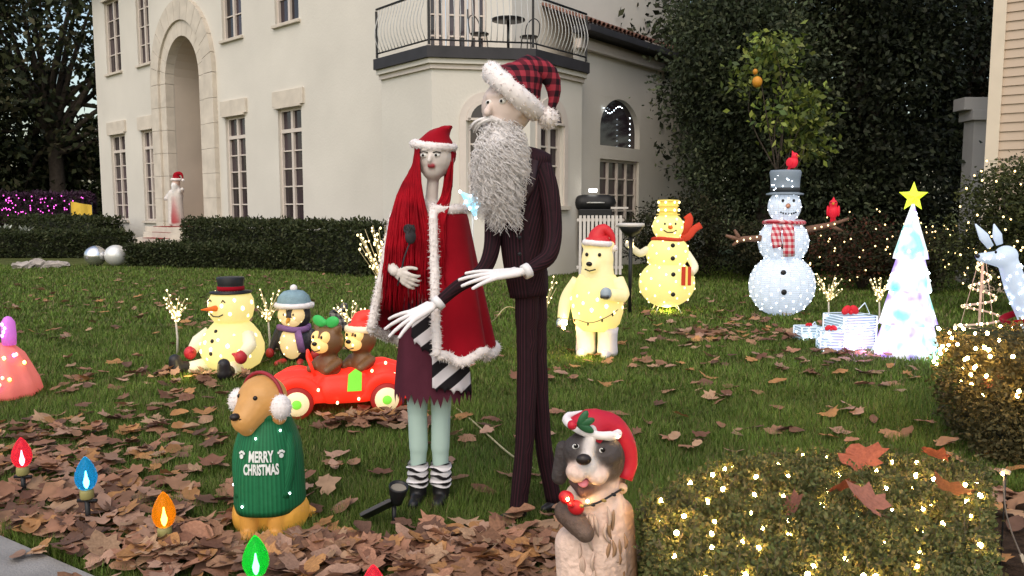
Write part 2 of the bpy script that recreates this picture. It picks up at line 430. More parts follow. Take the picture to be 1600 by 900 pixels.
def window(M, a, b, c, d, rows, y=.12, transom=None, name='window', cols=2, parent=None):
    """casement pair: frame with sash bars, one pane object per light"""
    mb = MB(); fr = .07; yy = y
    mb.box((a+fr/2, yy, (c+d)/2), (fr, .09, d-c), M).box((b-fr/2, yy, (c+d)/2), (fr, .09, d-c), M)
    mb.box(((a+b)/2, yy, d-fr/2), (b-a-2*fr, .09, fr), M).box(((a+b)/2, yy, c+fr/2), (b-a-2*fr, .09, fr), M)
    mid = (a+b)/2; ms = .10
    tz = transom if transom else d - fr
    o = mb.build(name, TRIMW, parent or house, smooth=False)
    segs = [(c+fr, tz, rows)] + ([(tz+.10, d-fr, 1)] if transom else [])
    if transom: tb = MB().box((mid, yy-.005, tz+.05), (b-a-2*fr, .10, .10), M).build('transom_bar', TRIMW, o, smooth=False)
    step = (b-a-2*fr)/cols
    for s0, s1, n in segs:
        for k in range(1, cols):
            MB().box((a+fr+step*k, yy-.004, (s0+s1)/2), (ms if cols == 2 else .05, .08, s1-s0), M).build('mullion', TRIMW, o, smooth=False)
        for k in range(1, n):
            MB().box((mid, yy+.006, s0+(s1-s0)*k/n), (b-a-2*fr, .05, .035), M).build('glazing_bar', TRIMW, o, smooth=False)
        for i in range(cols):
            h = ms/2 if cols == 2 else .025
            p0 = a+fr+step*i+(h if i else 0); p1 = a+fr+step*(i+1)-(h if i < cols-1 else 0)
            for k in range(n):
                g = .0175
                pane_obj(o, M, p0, p1, s0+(s1-s0)*k/n+(g if k else 0), s0+(s1-s0)*(k+1)/n-(g if k < n-1 else 0), yy+.03)
    return o
wx = [(440,476), (359,389), (229,248), (181,203)]
ops = []; wins = []
for k, (p0, p1) in enumerate(wx):
    a, b = fl(p1), fl(p0)
    wins.append((a, b, 6.45, 9.05, 4, None)); wins.append((a, b, 1.05, 4.2, 5, 3.55))
ops = [w_[:4] for w_ in wins]
pu0, pu1 = fl(324), fl(272)                      # arched opening of the entrance
ac = (pu0+pu1)/2; ar = (pu1-pu0)/2
spring = 5.6
ops.append((pu0-.06, pu1+.06, .8, spring + ar*1.15+.06))
U_END = fl(163)
fw = MB(); wall_open(fw, FM, -0.75, U_END, 0, 9.9, ops)
# left end wall returning away from the camera, back and top
e = FM @ Vector((U_END, 0, 0)); e2 = FM @ Vector((U_END, 12, 0))
fw.add([e, e2, e2+Vector((0,0,9.9)), e+Vector((0,0,9.9))], [(0,1,2,3)])
fw.build('facade_wall', WHITE, house, smooth=False, recalc=False)
for a, b, c, d, n, t in wins:
    window(FM, a, b, c, d, n, transom=t)
    MB().box(((a+b)/2, .06, c-.04), (b-a+.16, .30, .08), FM).build('window_sill', STONE, house, smooth=False, bevel=.01)
    if t:
        MB().box(((a+b)/2, -.02, d+.27), (b-a+.35, .10, .42), FM).build('lintel', STONE, house, smooth=False, bevel=.012)
        MB().box(((a+b)/2, -.035, d+.03), (b-a+.12, .13, .05), FM).build('lintel_moulding', STONE, house, smooth=False, bevel=.008)
    else:
        MB().box(((a+b)/2, -.035, d+.03), (b-a+.2, .13, .06), FM).build('lintel_moulding', STONE, house, smooth=False, bevel=.008)
# entrance: carved stone surround of separate blocks round a deep arched niche
ow = ar + 1.0
def arc(r, n, z, ysq=1.0): return [(ac + r*math.cos(math.pi*i/n), z + r*ysq*math.sin(math.pi*i/n)) for i in range(n+1)]
nvs = 13
for i in range(nvs):                             # voussoirs in two rings
    for r0, r1, yo in ((ar, ar+.42, -.07), (ar+.424, ow, -.14)):
        t0 = math.pi*i/nvs+.004; t1 = math.pi*(i+1)/nvs-.004
        poly = [(ac+r*math.cos(t), spring+r*1.15*math.sin(t)) for r, t in ((r0,t0),(r1,t0),(r1,(t0+t1)/2),(r1,t1),(r0,t1),(r0,(t0+t1)/2))]
        MB().prism(poly, .22-yo, FM, y0=yo).build('voussoir', STONE, house, smooth=False, recalc=True)
nb = 7
for s in (-1, 1):
    for i in range(nb):
        z0 = .3 + (spring-.3)*i/nb; z1 = .3 + (spring-.3)*(i+1)/nb - .008
        for r0, r1, yo in ((ar, ar+.42, -.07), (ar+.424, ow, -.14)):
            c0 = ac + s*(r0+r1)/2
            MB().box((c0, (.22+yo)/2, (z0+z1)/2), (r1-r0, .22-yo, z1-z0), FM).build('jamb_block', STONE, house, smooth=False, bevel=.01)
nic = MB()                                       # niche: side walls, vaulted top, back wall
pr = [(pu0, .9)] + [(x, z) for x, z in reversed(arc(ar, 16, spring, 1.15))] + [(pu1, .9)]
for (x0, z0), (x1, z1) in zip(pr, pr[1:]):
    nic.add([(x0,.223,z0),(x1,.223,z1),(x1,1.9,z1),(x0,1.9,z0)], [(0,1,2,3)], FM)
nic.add([(x,1.9,z) for x, z in pr], [list(range(len(pr)))], FM)
nic.build('entrance_niche', mat('niche_plaster', (.50,.43,.36), rough=.9, var=.06, scale=1.5), house, smooth=False)
# double door at the back of the niche
REDW = mat('dark_red_paint', (.10,.012,.015), rough=.4, var=.2, scale=4)
for s in (-1, 1):
    dr = MB().box((ac+s*.36, 1.86, 2.15), (.70, .06, 2.5), FM).build('door', REDW, house, smooth=False, bevel=.008)
    for zz in (1.5, 2.5): MB().box((ac+s*.36, 1.825, zz), (.46, .03, .7), FM).build('door_panel', REDW, dr, smooth=False, bevel=.012)
    MB().box((ac+s*.06, 1.80, 2.1), (.03, .05, .22), FM).build('handle', mat('brass', (.45,.30,.10), metal=1, rough=.35), dr, smooth=False)
# wall lantern inside the niche
ln = MB().box((pu1-.2, 1.35, 3.6), (.26, .34, .62), FM).box((pu1-.2, 1.35, 3.97), (.16, .2, .14), FM).box((pu1-.06, 1.35, 3.75), (.14, .1, .1), FM)
ln.build('wall_lantern', IRON, house, smooth=False, bevel=.02)
# steps with a red runner
for i in range(5):
    MB().box((ac, -.45-.32*i, .9-.18*i-.09-.002), (2.6+.12*i, .9 if i == 0 else .34, .18), FM).build('step', STONE, house, smooth=False, bevel=.015)
    MB().box((ac, -.45-.32*i-.003, .9-.18*i+.004), (1.3, .9 if i == 0 else .34, .012), FM).build('red_runner', mat('red_carpet', (.22,.015,.012), rough=.95, var=.2, scale=20), house, smooth=False)
MB().box((ac, .95, .88), (2*ar-.02, 1.88, .04), FM).build('threshold', STONE, house, smooth=False)
# eaves
MB().box(((U_END-.75)/2+.4, -.25, 9.98), (U_END+1.9, 1.0, .16), FM).box(((U_END-.75)/2+.4, -.10, 9.80), (U_END+1.2, .3, .2), FM).build('cornice', TRIMW, house, smooth=False, bevel=.02)
CLAY = mat('clay_tile', (.17,.085,.062), rough=.85, var=.3, scale=4, orand=.25)
MB().add([(-1.5,-.8,10.06),(U_END+.9,-.8,10.06),(U_END-3,6,13),(2,6,13)], [(0,1,2,3)], FM).build('roof', CLAY, house, smooth=False)

# corner bay with balcony
def V2(x, y): return Vector((x - HL.x, y - HL.y, 0))
BL, B1, B2, BR = V2(-2.91,18.19), V2(-1.64,16.68), V2(.38,17.04), V2(1.6,18.6)
BB = V2(1.0, 20.2)
bz = 4.33
def face(p, q): 
    d = (q - p).normalized(); n = Vector((d.y, -d.x, 0)); return frame(p, d, n), (q - p).length, d, n
bw = MB(); bayf = []
awz = (1.55, 3.3, .42)                            # arched window: sill, springing, half width
for k, (p, q) in enumerate(((BL,B1),(B1,B2),(B2,BR),(BR,BB))):
    M_, L_, d_, n_ = face(p, q); o_ = []
    if k in (1, 2):
        c_ = L_*(.56 if k == 1 else .40); o_ = [(c_-awz[2], c_+awz[2], awz[0], awz[1])]
    bayf.append((M_, L_, o_)); wall_open(bw, M_, 0, L_, 0, bz, o_)
bw.build('bay_wall', WHITE, house, smooth=False)
for M_, L_, o_ in bayf:
    for a, b, c, d in o_:
        window(M_, a, b, c, d, 4, name='arched_window')
        cx = (a+b)/2; r = (b-a)/2
        fan = MB().prism([(cx+r*math.cos(math.pi*i/14), d+.002+r*math.sin(math.pi*i/14)) for i in range(15)], .03, M_, y0=-.012)
        fan.build('fanlight_pane', GLASS, house, smooth=False, recalc=True)
        for rr0, rr1, yo in ((r-.06, r+.03, -.05), (r+.032, r+.17, -.035)):
            ring = MB()
            for i in range(14):
                t0, t1 = math.pi*i/14, math.pi*(i+1)/14
                ring.prism([(cx+rr*math.cos(t), d+rr*math.sin(t)) for rr, t in ((rr0,t0),(rr1,t0),(rr1,t1),(rr0,t1))], .06, M_, y0=yo)
            ring.build('arch_moulding', TRIMW, house, smooth=False, recalc=True)
        for s in (-1, 1):
            MB().box((cx+s*(r+.10), -.01, (c+d)/2), (.14, .05, d-c), M_).build('side_moulding', TRIMW, house, smooth=False, bevel=.006)
        MB().box((cx, 0, d+r*.0+.03), (2*r, .10, .05), M_).build('transom_bar', TRIMW, house, smooth=False)
        MB().box((cx, -.03, c-.05), (2*r+.4, .16, .09), M_).build('window_sill', STONE, house, smooth=False, bevel=.01)
def offs(t):                                      # bay outline pushed outward
    ns = [face(BL,B1)[3], face(B1,B2)[3], face(B2,BR)[3]]
    return [BL + ns[0]*t, B1 + (ns[0]+ns[1]).normalized()*t*1.05, B2 + (ns[1]+ns[2]).normalized()*t*1.05, BR + ns[2]*t]
def slab(t, z0, z1, name, m):
    o = offs(t); inner = [V2(1.4,20.4), V2(-2.2,19.0)]; pl = o + inner; n = len(pl)
    mb = MB(); mb.add([(p.x,p.y,z0) for p in pl] + [(p.x,p.y,z1) for p in pl],
        [list(reversed(range(n))), list(range(n,2*n))] + [(i,(i+1)%n,(i+1)%n+n,i+n) for i in range(n)])
    return mb.build(name, m, house, smooth=False, recalc=True)
slab(.06, bz, bz+.10, 'bay_cornice', TRIMW); slab(.13, bz+.10, bz+.20, 'bay_cornice', WHITE)
slab(.20, bz+.203, bz+.43, 'balcony_edge', mat('dark_lead', (.035,.033,.036), rough=.6, var=.2, scale=3))
slab(.02, bz+.432, bz+.46, 'balcony_floor', STONE)
bf = bz+.46
ro = offs(.10); rail = MB(); top = bf+1.05
for p, q in zip(ro, ro[1:]):
    for zz, rr in ((bf+.10, .018), (top, .025)): rail.tube([p+Vector((0,0,zz)), q+Vector((0,0,zz))], rr, 6)
ra = rail.build('railing', IRON, house)
for ii, p in enumerate(ro): MB().box((p.x, p.y, (bf+top)/2-.015), (.05, .05, top-bf-.05)).build('railing_post', IRON, ra, smooth=False)
for ii, (p, q) in enumerate(zip(ro, ro[1:])):
    n_ = face(p, q)[3]; k = int((q-p).length/.125)
    base = None
    for i in range(1, k):
        c_ = p.lerp(q, i/k)
        pts = [c_ + n_*(.16*math.sin(math.pi*t)**1.3*(1.25-t)) + Vector((0,0,bf+.10+(top-bf-.10)*t)) for t in [j/8 for j in range(9)]]
        MB().tube(pts, .009, 4).build('baluster', SILV, ra)
# upper storey behind the balcony: canted corner with two pairs of glazed doors
U1, U2, U3 = V2(-1.97,18.27), V2(.0,18.62), V2(1.53,20.58)
uw = MB(); M1, L1, d1_, n1_ = face(U1, U2); M2, L2, d2_, n2_ = face(U2, U3)
dops = [(.10, 1.42, bf+.02, bf+2.5)]
wall_open(uw, M1, 0, L1, bf-.3, 9.9, dops); wall_open(uw, M2, 0, L2, bf-.3, 9.9, [])
M3, L3, _, _ = face(U3, U3 + Vector((4,5,0))); wall_open(uw, M3, 0, L3, 0, 9.9, [])
uw.build('upper_wall', WHITE, house, smooth=False)
for a, b in ((.10, .50), (.52, 1.0), (1.02, 1.42)):
    window(M1, a, b, bf+.02, bf+2.5, 5, name='french_door', cols=2 if b-a > .45 else 2)
MB().box((.99, .06, bf+1.05), (.03, .05, .2), M1).build('door_handle', IRON, house, smooth=False)
# lower wing at the far side of the bay with tiled eaves
G0 = V2(1.79, 19.5); wa = R(38); wd_ = Vector((math.sin(wa), math.cos(wa), 0)); Mw = frame(G0, wd_, Vector((wd_.y, -wd_.x, 0)))
ww = MB(); wops = [(.62, 2.6, 1.0, 2.72), (.62, 2.6, 3.05, 4.25)]
wall_open(ww, Mw, -.6, 7.0, 0, 5.55, wops); ww.build('wing_wall', WHITE, house, smooth=False)
window(Mw, .62, 2.6, .95, 2.72, 4, name='french_door', cols=4)
cx = 1.61; hw = .99
MB().box((cx, .16, 3.65), (2*hw, .02, 1.2), Mw).build('pane', GLASS, house, smooth=False)
sp = MB()
for s in (-1, 1):
    pl = [(cx+s*hw, 4.25), (cx+s*hw, 3.45)] + [(cx+s*hw*math.cos(t), 3.45+.8*math.sin(t)) for t in [math.pi/2*i/10 for i in range(1, 11)]]
    sp.prism(pl, .15, Mw, y0=.003)
sp.build('arch_spandrel', WHITE, house, smooth=False, recalc=True)
MB().box((3.2, -.06, 5.32), (7.4, .16, .22), Mw).build('wing_cornice', TRIMW, house, smooth=False, bevel=.02)
MB().box((3.2, -.22, 5.62), (7.6, .5, .16), Mw).build('gutter', mat('dark_lead', (0,0,0)), house, smooth=False, bevel=.02)
MB().add([(-.7,-.42,5.72),(7.2,-.42,5.72),(7.2,4.2,7.6),(-.7,4.2,7.6)], [(0,1,2,3)], Mw).build('wing_roof', CLAY, house, smooth=False)
tl = MB()
seg_ = [(.085*math.cos(math.pi*i/6), .085*math.sin(math.pi*i/6)) for i in range(7)]
tl.add([(x, 0, z) for x, z in seg_] + [(x*.85, .46, z*.85) for x, z in seg_] + [(x*.8, 0, z*.8) for x, z in seg_], [(i,i+1,i+8,i+7) for i in range(6)] + [(i+14,i+15,i+1,i) for i in range(6)])
tme = tl.mesh('roof_tile'); tme.materials.append(CLAY); tme.shade_smooth()
slope = math.atan2(1.88, 4.62)
for i in range(26):
    for j in range(9):
        o = put('roof_tile', tme, None, house, False)
        o.matrix_local = Mw @ Matrix.Translation((-.6+.19*i+rnd.uniform(-.01,.01), -.46+.40*j*math.cos(slope), 5.74+.40*j*math.sin(slope))) @ Matrix.Rotation(slope+rnd.uniform(-.02,.02), 4, 'X')
# ------------------------------------------------------------------ neighbour's house: clapboard wall with corner board
NB = Vector((8.35, 14.2, 0)); nbh = thing('clapboard_house', 'cream clapboard house with white corner board behind lit bush', 'house', NB)
nd = Vector((.80, -.60, 0)); nn_ = Vector((-nd.y, nd.x, 0)); nn_ = -nn_ if nn_.dot(Vector((-1,-1,0))) < 0 else nn_
Mn = frame(Vector((0,0,0)), nd, nn_)
CLAP = mat('cream_paint', (.46,.36,.27), rough=.7, var=.07, scale=2.5, bump=.08, bscale=40)
CORN = mat('white_paint', (.62,.53,.41), rough=.6, var=.06, scale=3)
MB().add([(.0,.02,0),(5,.02,0),(5,.02,9),(0,.02,9)], [(0,1,2,3)], Mn).build('sheathing', CLAP, nbh, smooth=False)
bme = MB().add([(0,-.005,0),(4.8,-.005,0),(4.8,-.034,-.168),(0,-.034,-.168),(0,.015,0),(4.8,.015,0),(0,0,-.168),(4.8,0,-.168)], [(0,3,2,1),(3,6,7,2),(4,0,1,5)]).mesh('clapboard'); bme.materials.append(CLAP)
for k in range(44):
    o = put('clapboard', bme, None, nbh, False); o.matrix_local = Mn @ Matrix.Translation((.15, 0, .35+.155*k)) @ Matrix.Rotation(rnd.uniform(-.0012,.0012), 4, 'Y')
MB().box((.06, -.03, 4.2), (.20, .09, 8.4), Mn).build('corner_board', CORN, nbh, smooth=False, bevel=.006)
MB().box((-.01, .30, 4.2), (.06, .5, 8.4), Mn).build('corner_board', CORN, nbh, smooth=False, bevel=.006)
nw = MB()
wnd = MB().box((1.35, -.05, 2.3), (1.5, .07, 1.9), Mn).build('window', mat('shutter_dark', (.03,.028,.03), rough=.5), nbh, smooth=False, bevel=.01)
MB().box((1.35, -.09, 2.75), (1.2, .012, .75), Mn).build('pane', GLASS, wnd, smooth=False); MB().box((1.35, -.09, 1.9), (1.2, .012, .75), Mn).build('pane', GLASS, wnd, smooth=False)
# porch behind with square column and beam
GREYP = mat('porch_paint', (.33,.31,.29), rough=.7, var=.08, scale=3)
P0 = W(1522, 300, 16.0)
MB().box((P0.x-NB.x, P0.y-NB.y, 1.6), (.36, .36, 3.2)).build('porch_column', GREYP, nbh, smooth=False, bevel=.012)
MB().box((P0.x-NB.x, P0.y-NB.y, 3.30), (.5, .5, .2)).box((P0.x-NB.x+.6, P0.y-NB.y, 3.52), (2.0, .4, .24)).build('porch_beam', GREYP, nbh, smooth=False, bevel=.012)

# mulch bed between the near hedges
tag(MB().add([(x,y,.006) for x, y in BED], [list(range(len(BED)))]).build('planting_bed', mat('mulch', (.040,.026,.018), rough=1, var=.6, scale=18, bump=1.0, bscale=45, spec=.05), smooth=False), kind='structure')
# bistro table and two chairs on the balcony
TC = HL + (B1+B2)*.5 + Vector((.55,.75,0))
bt = thing('balcony_table', 'small round dark table on the corner balcony', 'table', (TC.x, TC.y, bf))
MB().lathe([(.02,.70),(.36,.70),(.36,.73),(.02,.735)], 24).build('table_top', IRON, bt); MB().tube([(0,0,.04),(0,0,.71)], .03, 8).build('pedestal', IRON, bt); MB().lathe([(.22,0),(.20,.03),(.03,.05)], 18).build('base', IRON, bt)
def bistro_chair(lab, dx, dy, rz):
    t = thing('balcony_chair', lab, 'chair', (TC.x+dx, TC.y+dy, bf), rz, 'balcony chairs')
    MB().lathe([(.02,.44),(.20,.44),(.20,.465),(.02,.47)], 18).build('seat', IRON, t)
    for a in (.8,2.3,3.9,5.5): MB().tube([(math.sin(a)*.15,math.cos(a)*.15,.44),(math.sin(a)*.20,math.cos(a)*.20,0)], .012, 6).build('leg', IRON, t)
    MB().tube(spline([(-.18,.12,.45),(-.17,.17,.75),(0,.19,.88),(.17,.17,.75),(.18,.12,.45)], 14), .012, 6).build('backrest', IRON, t)
bistro_chair('dark iron chair left of the balcony table', -.62, .15, .9); bistro_chair('dark iron chair behind the balcony table', .45, .45, -.6)
# ================================================================== trees, hedges
LEAFD = mat('dark_leaf', (1,1,1), rough=.6, var=0, spec=.18, attr=True, transl=.15)
LEAFL = mat('lamplit_leaf', (1,1,1), rough=.45, var=0, spec=.35, attr=True, transl=.35)
BARK = mat('bark', (.055,.042,.032), rough=.95, var=.35, scale=9, bump=.6)
DK = [(.036,.048,.024), (.048,.062,.029), (.027,.037,.018), (.060,.068,.034)]
def in_ell(n, c, r, shell=.45):
    d = rng.normal(size=(n,3)); d /= np.linalg.norm(d, axis=1)[:,None]
    q = rng.uniform(shell, 1, n)**.6
    return np.array(c) + d*q[:,None]*np.array(r), d
def crown(lobes, n, size, cols, clump=.35, per=26):
    """leaf clumps through several lobes: uneven outline, gaps between clumps"""
    Vs = []; Fs = []; Cs = []; o = 0
    vol = np.array([r[0]*r[1]*r[2] for _, r in lobes])**.67; vol /= vol.sum()
    for (c, r), wv in zip(lobes, vol):
        nc = max(int(n*wv/per), 1); cen, d = in_ell(nc, c, r)
        P = np.repeat(cen, per, 0) + rng.normal(size=(nc*per,3))*clump*np.array([1,1,.6]); D = np.repeat(d, per, 0)
        tint = np.repeat(rng.uniform(.4, 1.0, nc)+rng.random(nc)**3*1.3, per)
        V, F, C = leaf_cards(P, size, cols, out=D+np.array([0,0,-.3]), outw=.7)
        Vs.append(V); Fs.append(F+o); Cs.append(C*np.repeat(tint,4)[:,None]); o += len(V)
    return np.concatenate(Vs), np.concatenate(Fs), np.concatenate(Cs)
def tree(name, label, loc, trunk, lobes, n, size, cols, group=None, clump=.35, leaf=LEAFD, tr=.22, cat='tree'):
    t = thing(name, label, cat, loc, 0, group)
    V, F, C = crown(lobes, n, size, cols, clump)
    put('crown', big_mesh('crown', V, F, C), leaf, t, False)
    mb = MB(); topz = trunk
    mb.tube(spline([(0,0,-.1),(.08,.03,topz*.35),(-.05,.02,topz*.7),(.05,0,topz)], 9), [tr*(1.25-.8*i/8) for i in range(9)], 9, jit=.08)
    for c, r in lobes:
        a = Vector((0,0,topz*rnd.uniform(.45,.9))); b = Vector(c)
        mb.tube(spline([a, a.lerp(b,.5)+Vector((rnd.uniform(-.3,.3), rnd.uniform(-.3,.3), .2)), b], 7), [tr*.5*(1-.13*i) for i in range(7)], 6, jit=.1)
    mb.build('trunk', BARK, t); return t
def lobes_rand(c, r, n, lr, seed):
    g = random.Random(seed); out = []
    for _ in range(n):
        while True:
            p = [g.uniform(-1,1) for _ in range(3)]
            if sum(x*x for x in p) < 1: break
        s = g.uniform(.7,1.25); out.append(((c[0]+p[0]*r[0], c[1]+p[1]*r[1], c[2]+p[2]*r[2]), (lr*s, lr*s, lr*s*.8)))
    return out
# dark evergreens filling the right of the picture
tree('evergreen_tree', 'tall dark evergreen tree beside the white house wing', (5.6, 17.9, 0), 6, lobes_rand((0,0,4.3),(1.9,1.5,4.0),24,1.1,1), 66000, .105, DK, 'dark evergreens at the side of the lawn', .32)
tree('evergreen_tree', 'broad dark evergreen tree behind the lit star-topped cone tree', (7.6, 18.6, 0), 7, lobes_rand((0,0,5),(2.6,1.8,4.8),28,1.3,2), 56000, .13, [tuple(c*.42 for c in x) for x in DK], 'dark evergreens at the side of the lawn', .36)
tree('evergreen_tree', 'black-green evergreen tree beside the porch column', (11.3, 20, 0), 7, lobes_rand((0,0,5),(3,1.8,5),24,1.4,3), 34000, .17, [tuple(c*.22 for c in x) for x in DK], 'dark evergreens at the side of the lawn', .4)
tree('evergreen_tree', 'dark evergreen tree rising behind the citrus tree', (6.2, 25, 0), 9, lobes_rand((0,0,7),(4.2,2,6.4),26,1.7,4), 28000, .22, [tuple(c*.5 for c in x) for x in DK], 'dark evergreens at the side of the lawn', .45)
# citrus tree in front of them; yellow-green leaves painted brighter for street-lamp light
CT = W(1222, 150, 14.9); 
ct = tree('citrus_tree', 'small citrus tree with lamp-brightened green leaves and one orange fruit', (CT.x, CT.y, 0), 3.0,
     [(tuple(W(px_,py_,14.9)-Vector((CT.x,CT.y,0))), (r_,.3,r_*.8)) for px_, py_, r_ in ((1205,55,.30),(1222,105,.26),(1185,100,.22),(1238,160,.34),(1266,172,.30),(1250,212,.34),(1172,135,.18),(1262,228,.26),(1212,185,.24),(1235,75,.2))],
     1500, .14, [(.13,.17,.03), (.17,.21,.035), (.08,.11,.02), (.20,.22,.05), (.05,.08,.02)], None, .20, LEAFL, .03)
for px, py, rr in ((1183,128,.10), (1180,112,.05)):
    q = W(px, py, 14.4) - Vector((CT.x, CT.y, 0))
    MB().ell(q, (rr*.9, rr*.9, rr), seg=14).build('orange_fruit', mat('orange_skin', (.52,.22,.02), rough=.5, var=.12, bump=.1), ct)
# broken skyline of trees at the left, sky shows through
LT = [(.028,.034,.014), (.040,.046,.018), (.020,.026,.012), (.06,.055,.028)]
tree('street_tree', 'tall loose dark tree left of the white house, sky showing through', (-21.5, 38, 0), 8, lobes_rand((0,0,8.5),(4.6,3,7.5),34,1.35,6), 9000, .34, LT, 'trees beyond the house', .6, tr=.35)
tree('street_tree', 'dark tree at the picture edge beyond the low hedges', (-25.5, 36, 0), 8, lobes_rand((0,0,8),(4.4,3,7),32,1.45,7), 10500, .34, LT, 'trees beyond the house', .6, tr=.35)
tree('street_tree', 'bushy dark tree behind the corner of the white house', (-17.8, 44, 0), 7, lobes_rand((0,0,6.5),(4,3,6),28,1.45,8), 11000, .34, LT, 'trees beyond the house', .6, tr=.3)
for k, (x, y, z, lab) in enumerate(((-26.5,40,3.2,'round green bush beyond the purple lit hedge, at the picture edge'), (-22.5,41,3.5,'wide green bush beyond the purple lit hedge'), (-18.8,41,3.3,'green bush beyond the purple lit hedge, next to the house corner'))):
    t = thing('garden_bush', lab, 'bush', (x, y, 0), 0, 'bushes beyond the house')
    V, F, C = crown(lobes_rand((0,0,z),(2.3,1,2.8),18,1.0,20+k), 11000, .28, [(.05,.075,.025),(.035,.05,.02),(.065,.085,.035)], .3)
    put('foliage', big_mesh('foliage', V, F, C), LEAFD, t, False)
    MB().tube([(0,0,0),(.05,0,.6),(0,0,1.4)], [.09,.07,.04], 7).build('trunk', BARK, t)
# hedges ----------------------------------------------------------------
def box_pts(n, L, Wd, H, top=.5, rough=.04):
    """points on the skin of a clipped hedge"""
    a = rng.random(n); P = np.empty((n,3)); D = np.zeros((n,3))
    x = rng.uniform(-L/2, L/2, n); y = rng.uniform(-Wd/2, Wd/2, n); z = rng.uniform(0.02, H, n)
    t = a < top; f = (a >= top) & (a < top + (1-top)*.62); e = a >= top + (1-top)*.62
    P[:] = np.c_[x, y, z]; P[t,2] = H; D[t,2] = 1; P[f,1] = -Wd/2; D[f,1] = -1
    s = np.where(rng.random(n) < .5, -1, 1); P[e,0] = (s*L/2)[e]; D[e,0] = s[e]
    inner = rng.random(n)**2*.12
    P -= D*inner[:,None]; P += rng.normal(size=(n,3))*rough
    w_ = .035*np.sin(P[:,0]*4.1+P[:,1]*2.2)+.03*np.sin(P[:,0]*9.3+P[:,2]*7); P += D*w_[:,None]; P[:,2] = np.maximum(P[:,2], .01)
    return P, D
def hedge(name, label, a, b, Wd, H, n, size, cols, group=None, top=.45, rough=.04, core=(.012,.014,.007)):
    a = Vector(a); b = Vector(b)
    if b.x < a.x: a, b = b, a
    d = b - a; L = d.length; c = (a+b)/2
    t = thing(name, label, 'hedge', (c.x, c.y, 0), math.atan2(d.y, d.x), group)
    P, D = box_pts(n, L, Wd, H, top, rough)
    V, F, C = leaf_cards(P, size, cols, out=D, outw=1.0)
    put('foliage', big_mesh('foliage', V, F, C), LEAFD, t, False)
    k = max(int(L/.5), 1); mb = MB()
    for i in range(k):
        x = -L/2 + L*(i+.5)/k
        mb.tube([(x,0,0),(x+.03,.02,H*.4),(x-.05,0,H*.8)], [.02,.016,.006], 5)
        for j in range(4): mb.tube([(x,0,H*.3), (x+rnd.uniform(-.25,.25), rnd.uniform(-Wd*.4,Wd*.4), H*.85)], [.009,.004], 4)
    mb.build('stem', BARK, t)
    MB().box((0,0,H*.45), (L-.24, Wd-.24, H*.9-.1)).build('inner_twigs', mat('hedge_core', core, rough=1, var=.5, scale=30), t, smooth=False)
    return t
HG = [(.030,.040,.014), (.040,.052,.018), (.022,.030,.011), (.05,.055,.022)]
a1, b1 = FM @ Vector((-.4,-1.2,0)) + HL, FM @ Vector((fl(340)-1.2,-1.2,0)) + HL
hedge('clipped_hedge', 'tall clipped hedge along the house front between entrance and bay', a1, b1, .9, 1.12, 16000, .085, HG, 'clipped hedges before the house')
c1, d1 = FM @ Vector((fl(250)+1.2,-1.2,0)) + HL, FM @ Vector((U_END+9,-1.2,0)) + HL
hedge('clipped_hedge', 'tall clipped hedge left of the entrance steps', c1, d1, 1.0, 1.12, 9000, .11, HG, 'clipped hedges before the house')
e1, f1 = G(600, 427), G(205, 417)
hedge('clipped_hedge', 'low clipped hedge behind the lawn from silver balls to red-haired figure', e1+Vector((0,.4,0)), f1+Vector((0,.4,0)), .8, .55, 14000, .08, HG, 'clipped hedges before the house')
e2, f2 = G(200, 402), G(-60, 402)
hedge('clipped_hedge', 'low dark hedge at the picture edge behind the rocks', e2, f2, .9, .75, 7000, .10, HG, 'clipped hedges before the house')
e3, f3 = G(895, 428), G(640, 425)
hedge('clipped_hedge', 'low hedge at the foot of the corner bay behind the tall figures', e3+Vector((-1.2,-.4,0)), f3+Vector((0,.2,0)), .7, .8, 7000, .08, HG, 'clipped hedges before the house')
# hedge wrapped in purple net lights, far left
PURP = mat('bulb_purple', (1,.3,1), var=0, emis=(.60,.05,.42), es=3)
ph = hedge('lit_hedge', 'far hedge under purple net lights beyond the low hedges', (-29.5,33.5,0), (-18.6,35.6,0), .8, 2.1, 12000, .14, [(.07,.03,.06),(.05,.028,.045)], None, .25)  # purple glow of the net lights put into the leaf colours
nl = thing('net_lights', 'purple net lights spread over the far hedge', 'string lights', ph.location, ph.rotation_euler.z)
for k in range(260):
    bulb(nl, (rnd.uniform(-5.4,5.4), -.50+rnd.uniform(-.05,.03), rnd.uniform(1.0,2.05)), .024, PURP)
YELL = mat('yellow_cloth_glow', (.6,.4,.05), var=.2, scale=3, emis=(.8,.5,.05), es=.06)
q = W(127, 323, 33); yb = thing('yellow_banner', 'small yellow lit decoration in front of the purple lit hedge', 'decoration', (q.x, q.y, 0))
mb = MB(); 
for i in range(8): 
    x0, x1 = -.45+.1125*i, -.45+.1125*(i+1); mb.add([(x0,.06*math.sin(i*1.2),1.2),(x1,.06*math.sin((i+1)*1.2),1.2),(x1,.06*math.sin((i+1)*1.2),1.75-.02*i),(x0,.06*math.sin(i*1.2),1.77-.02*i)], [(0,1,2,3)])
mb.build('cloth', YELL, yb)
MB().tube([(-.45,0,0),(-.45,0,1.9)], .02, 6).build('post', IRON, yb); MB().tube([(.45,0,0),(.45,0,1.75)], .02, 6).build('post', IRON, yb)
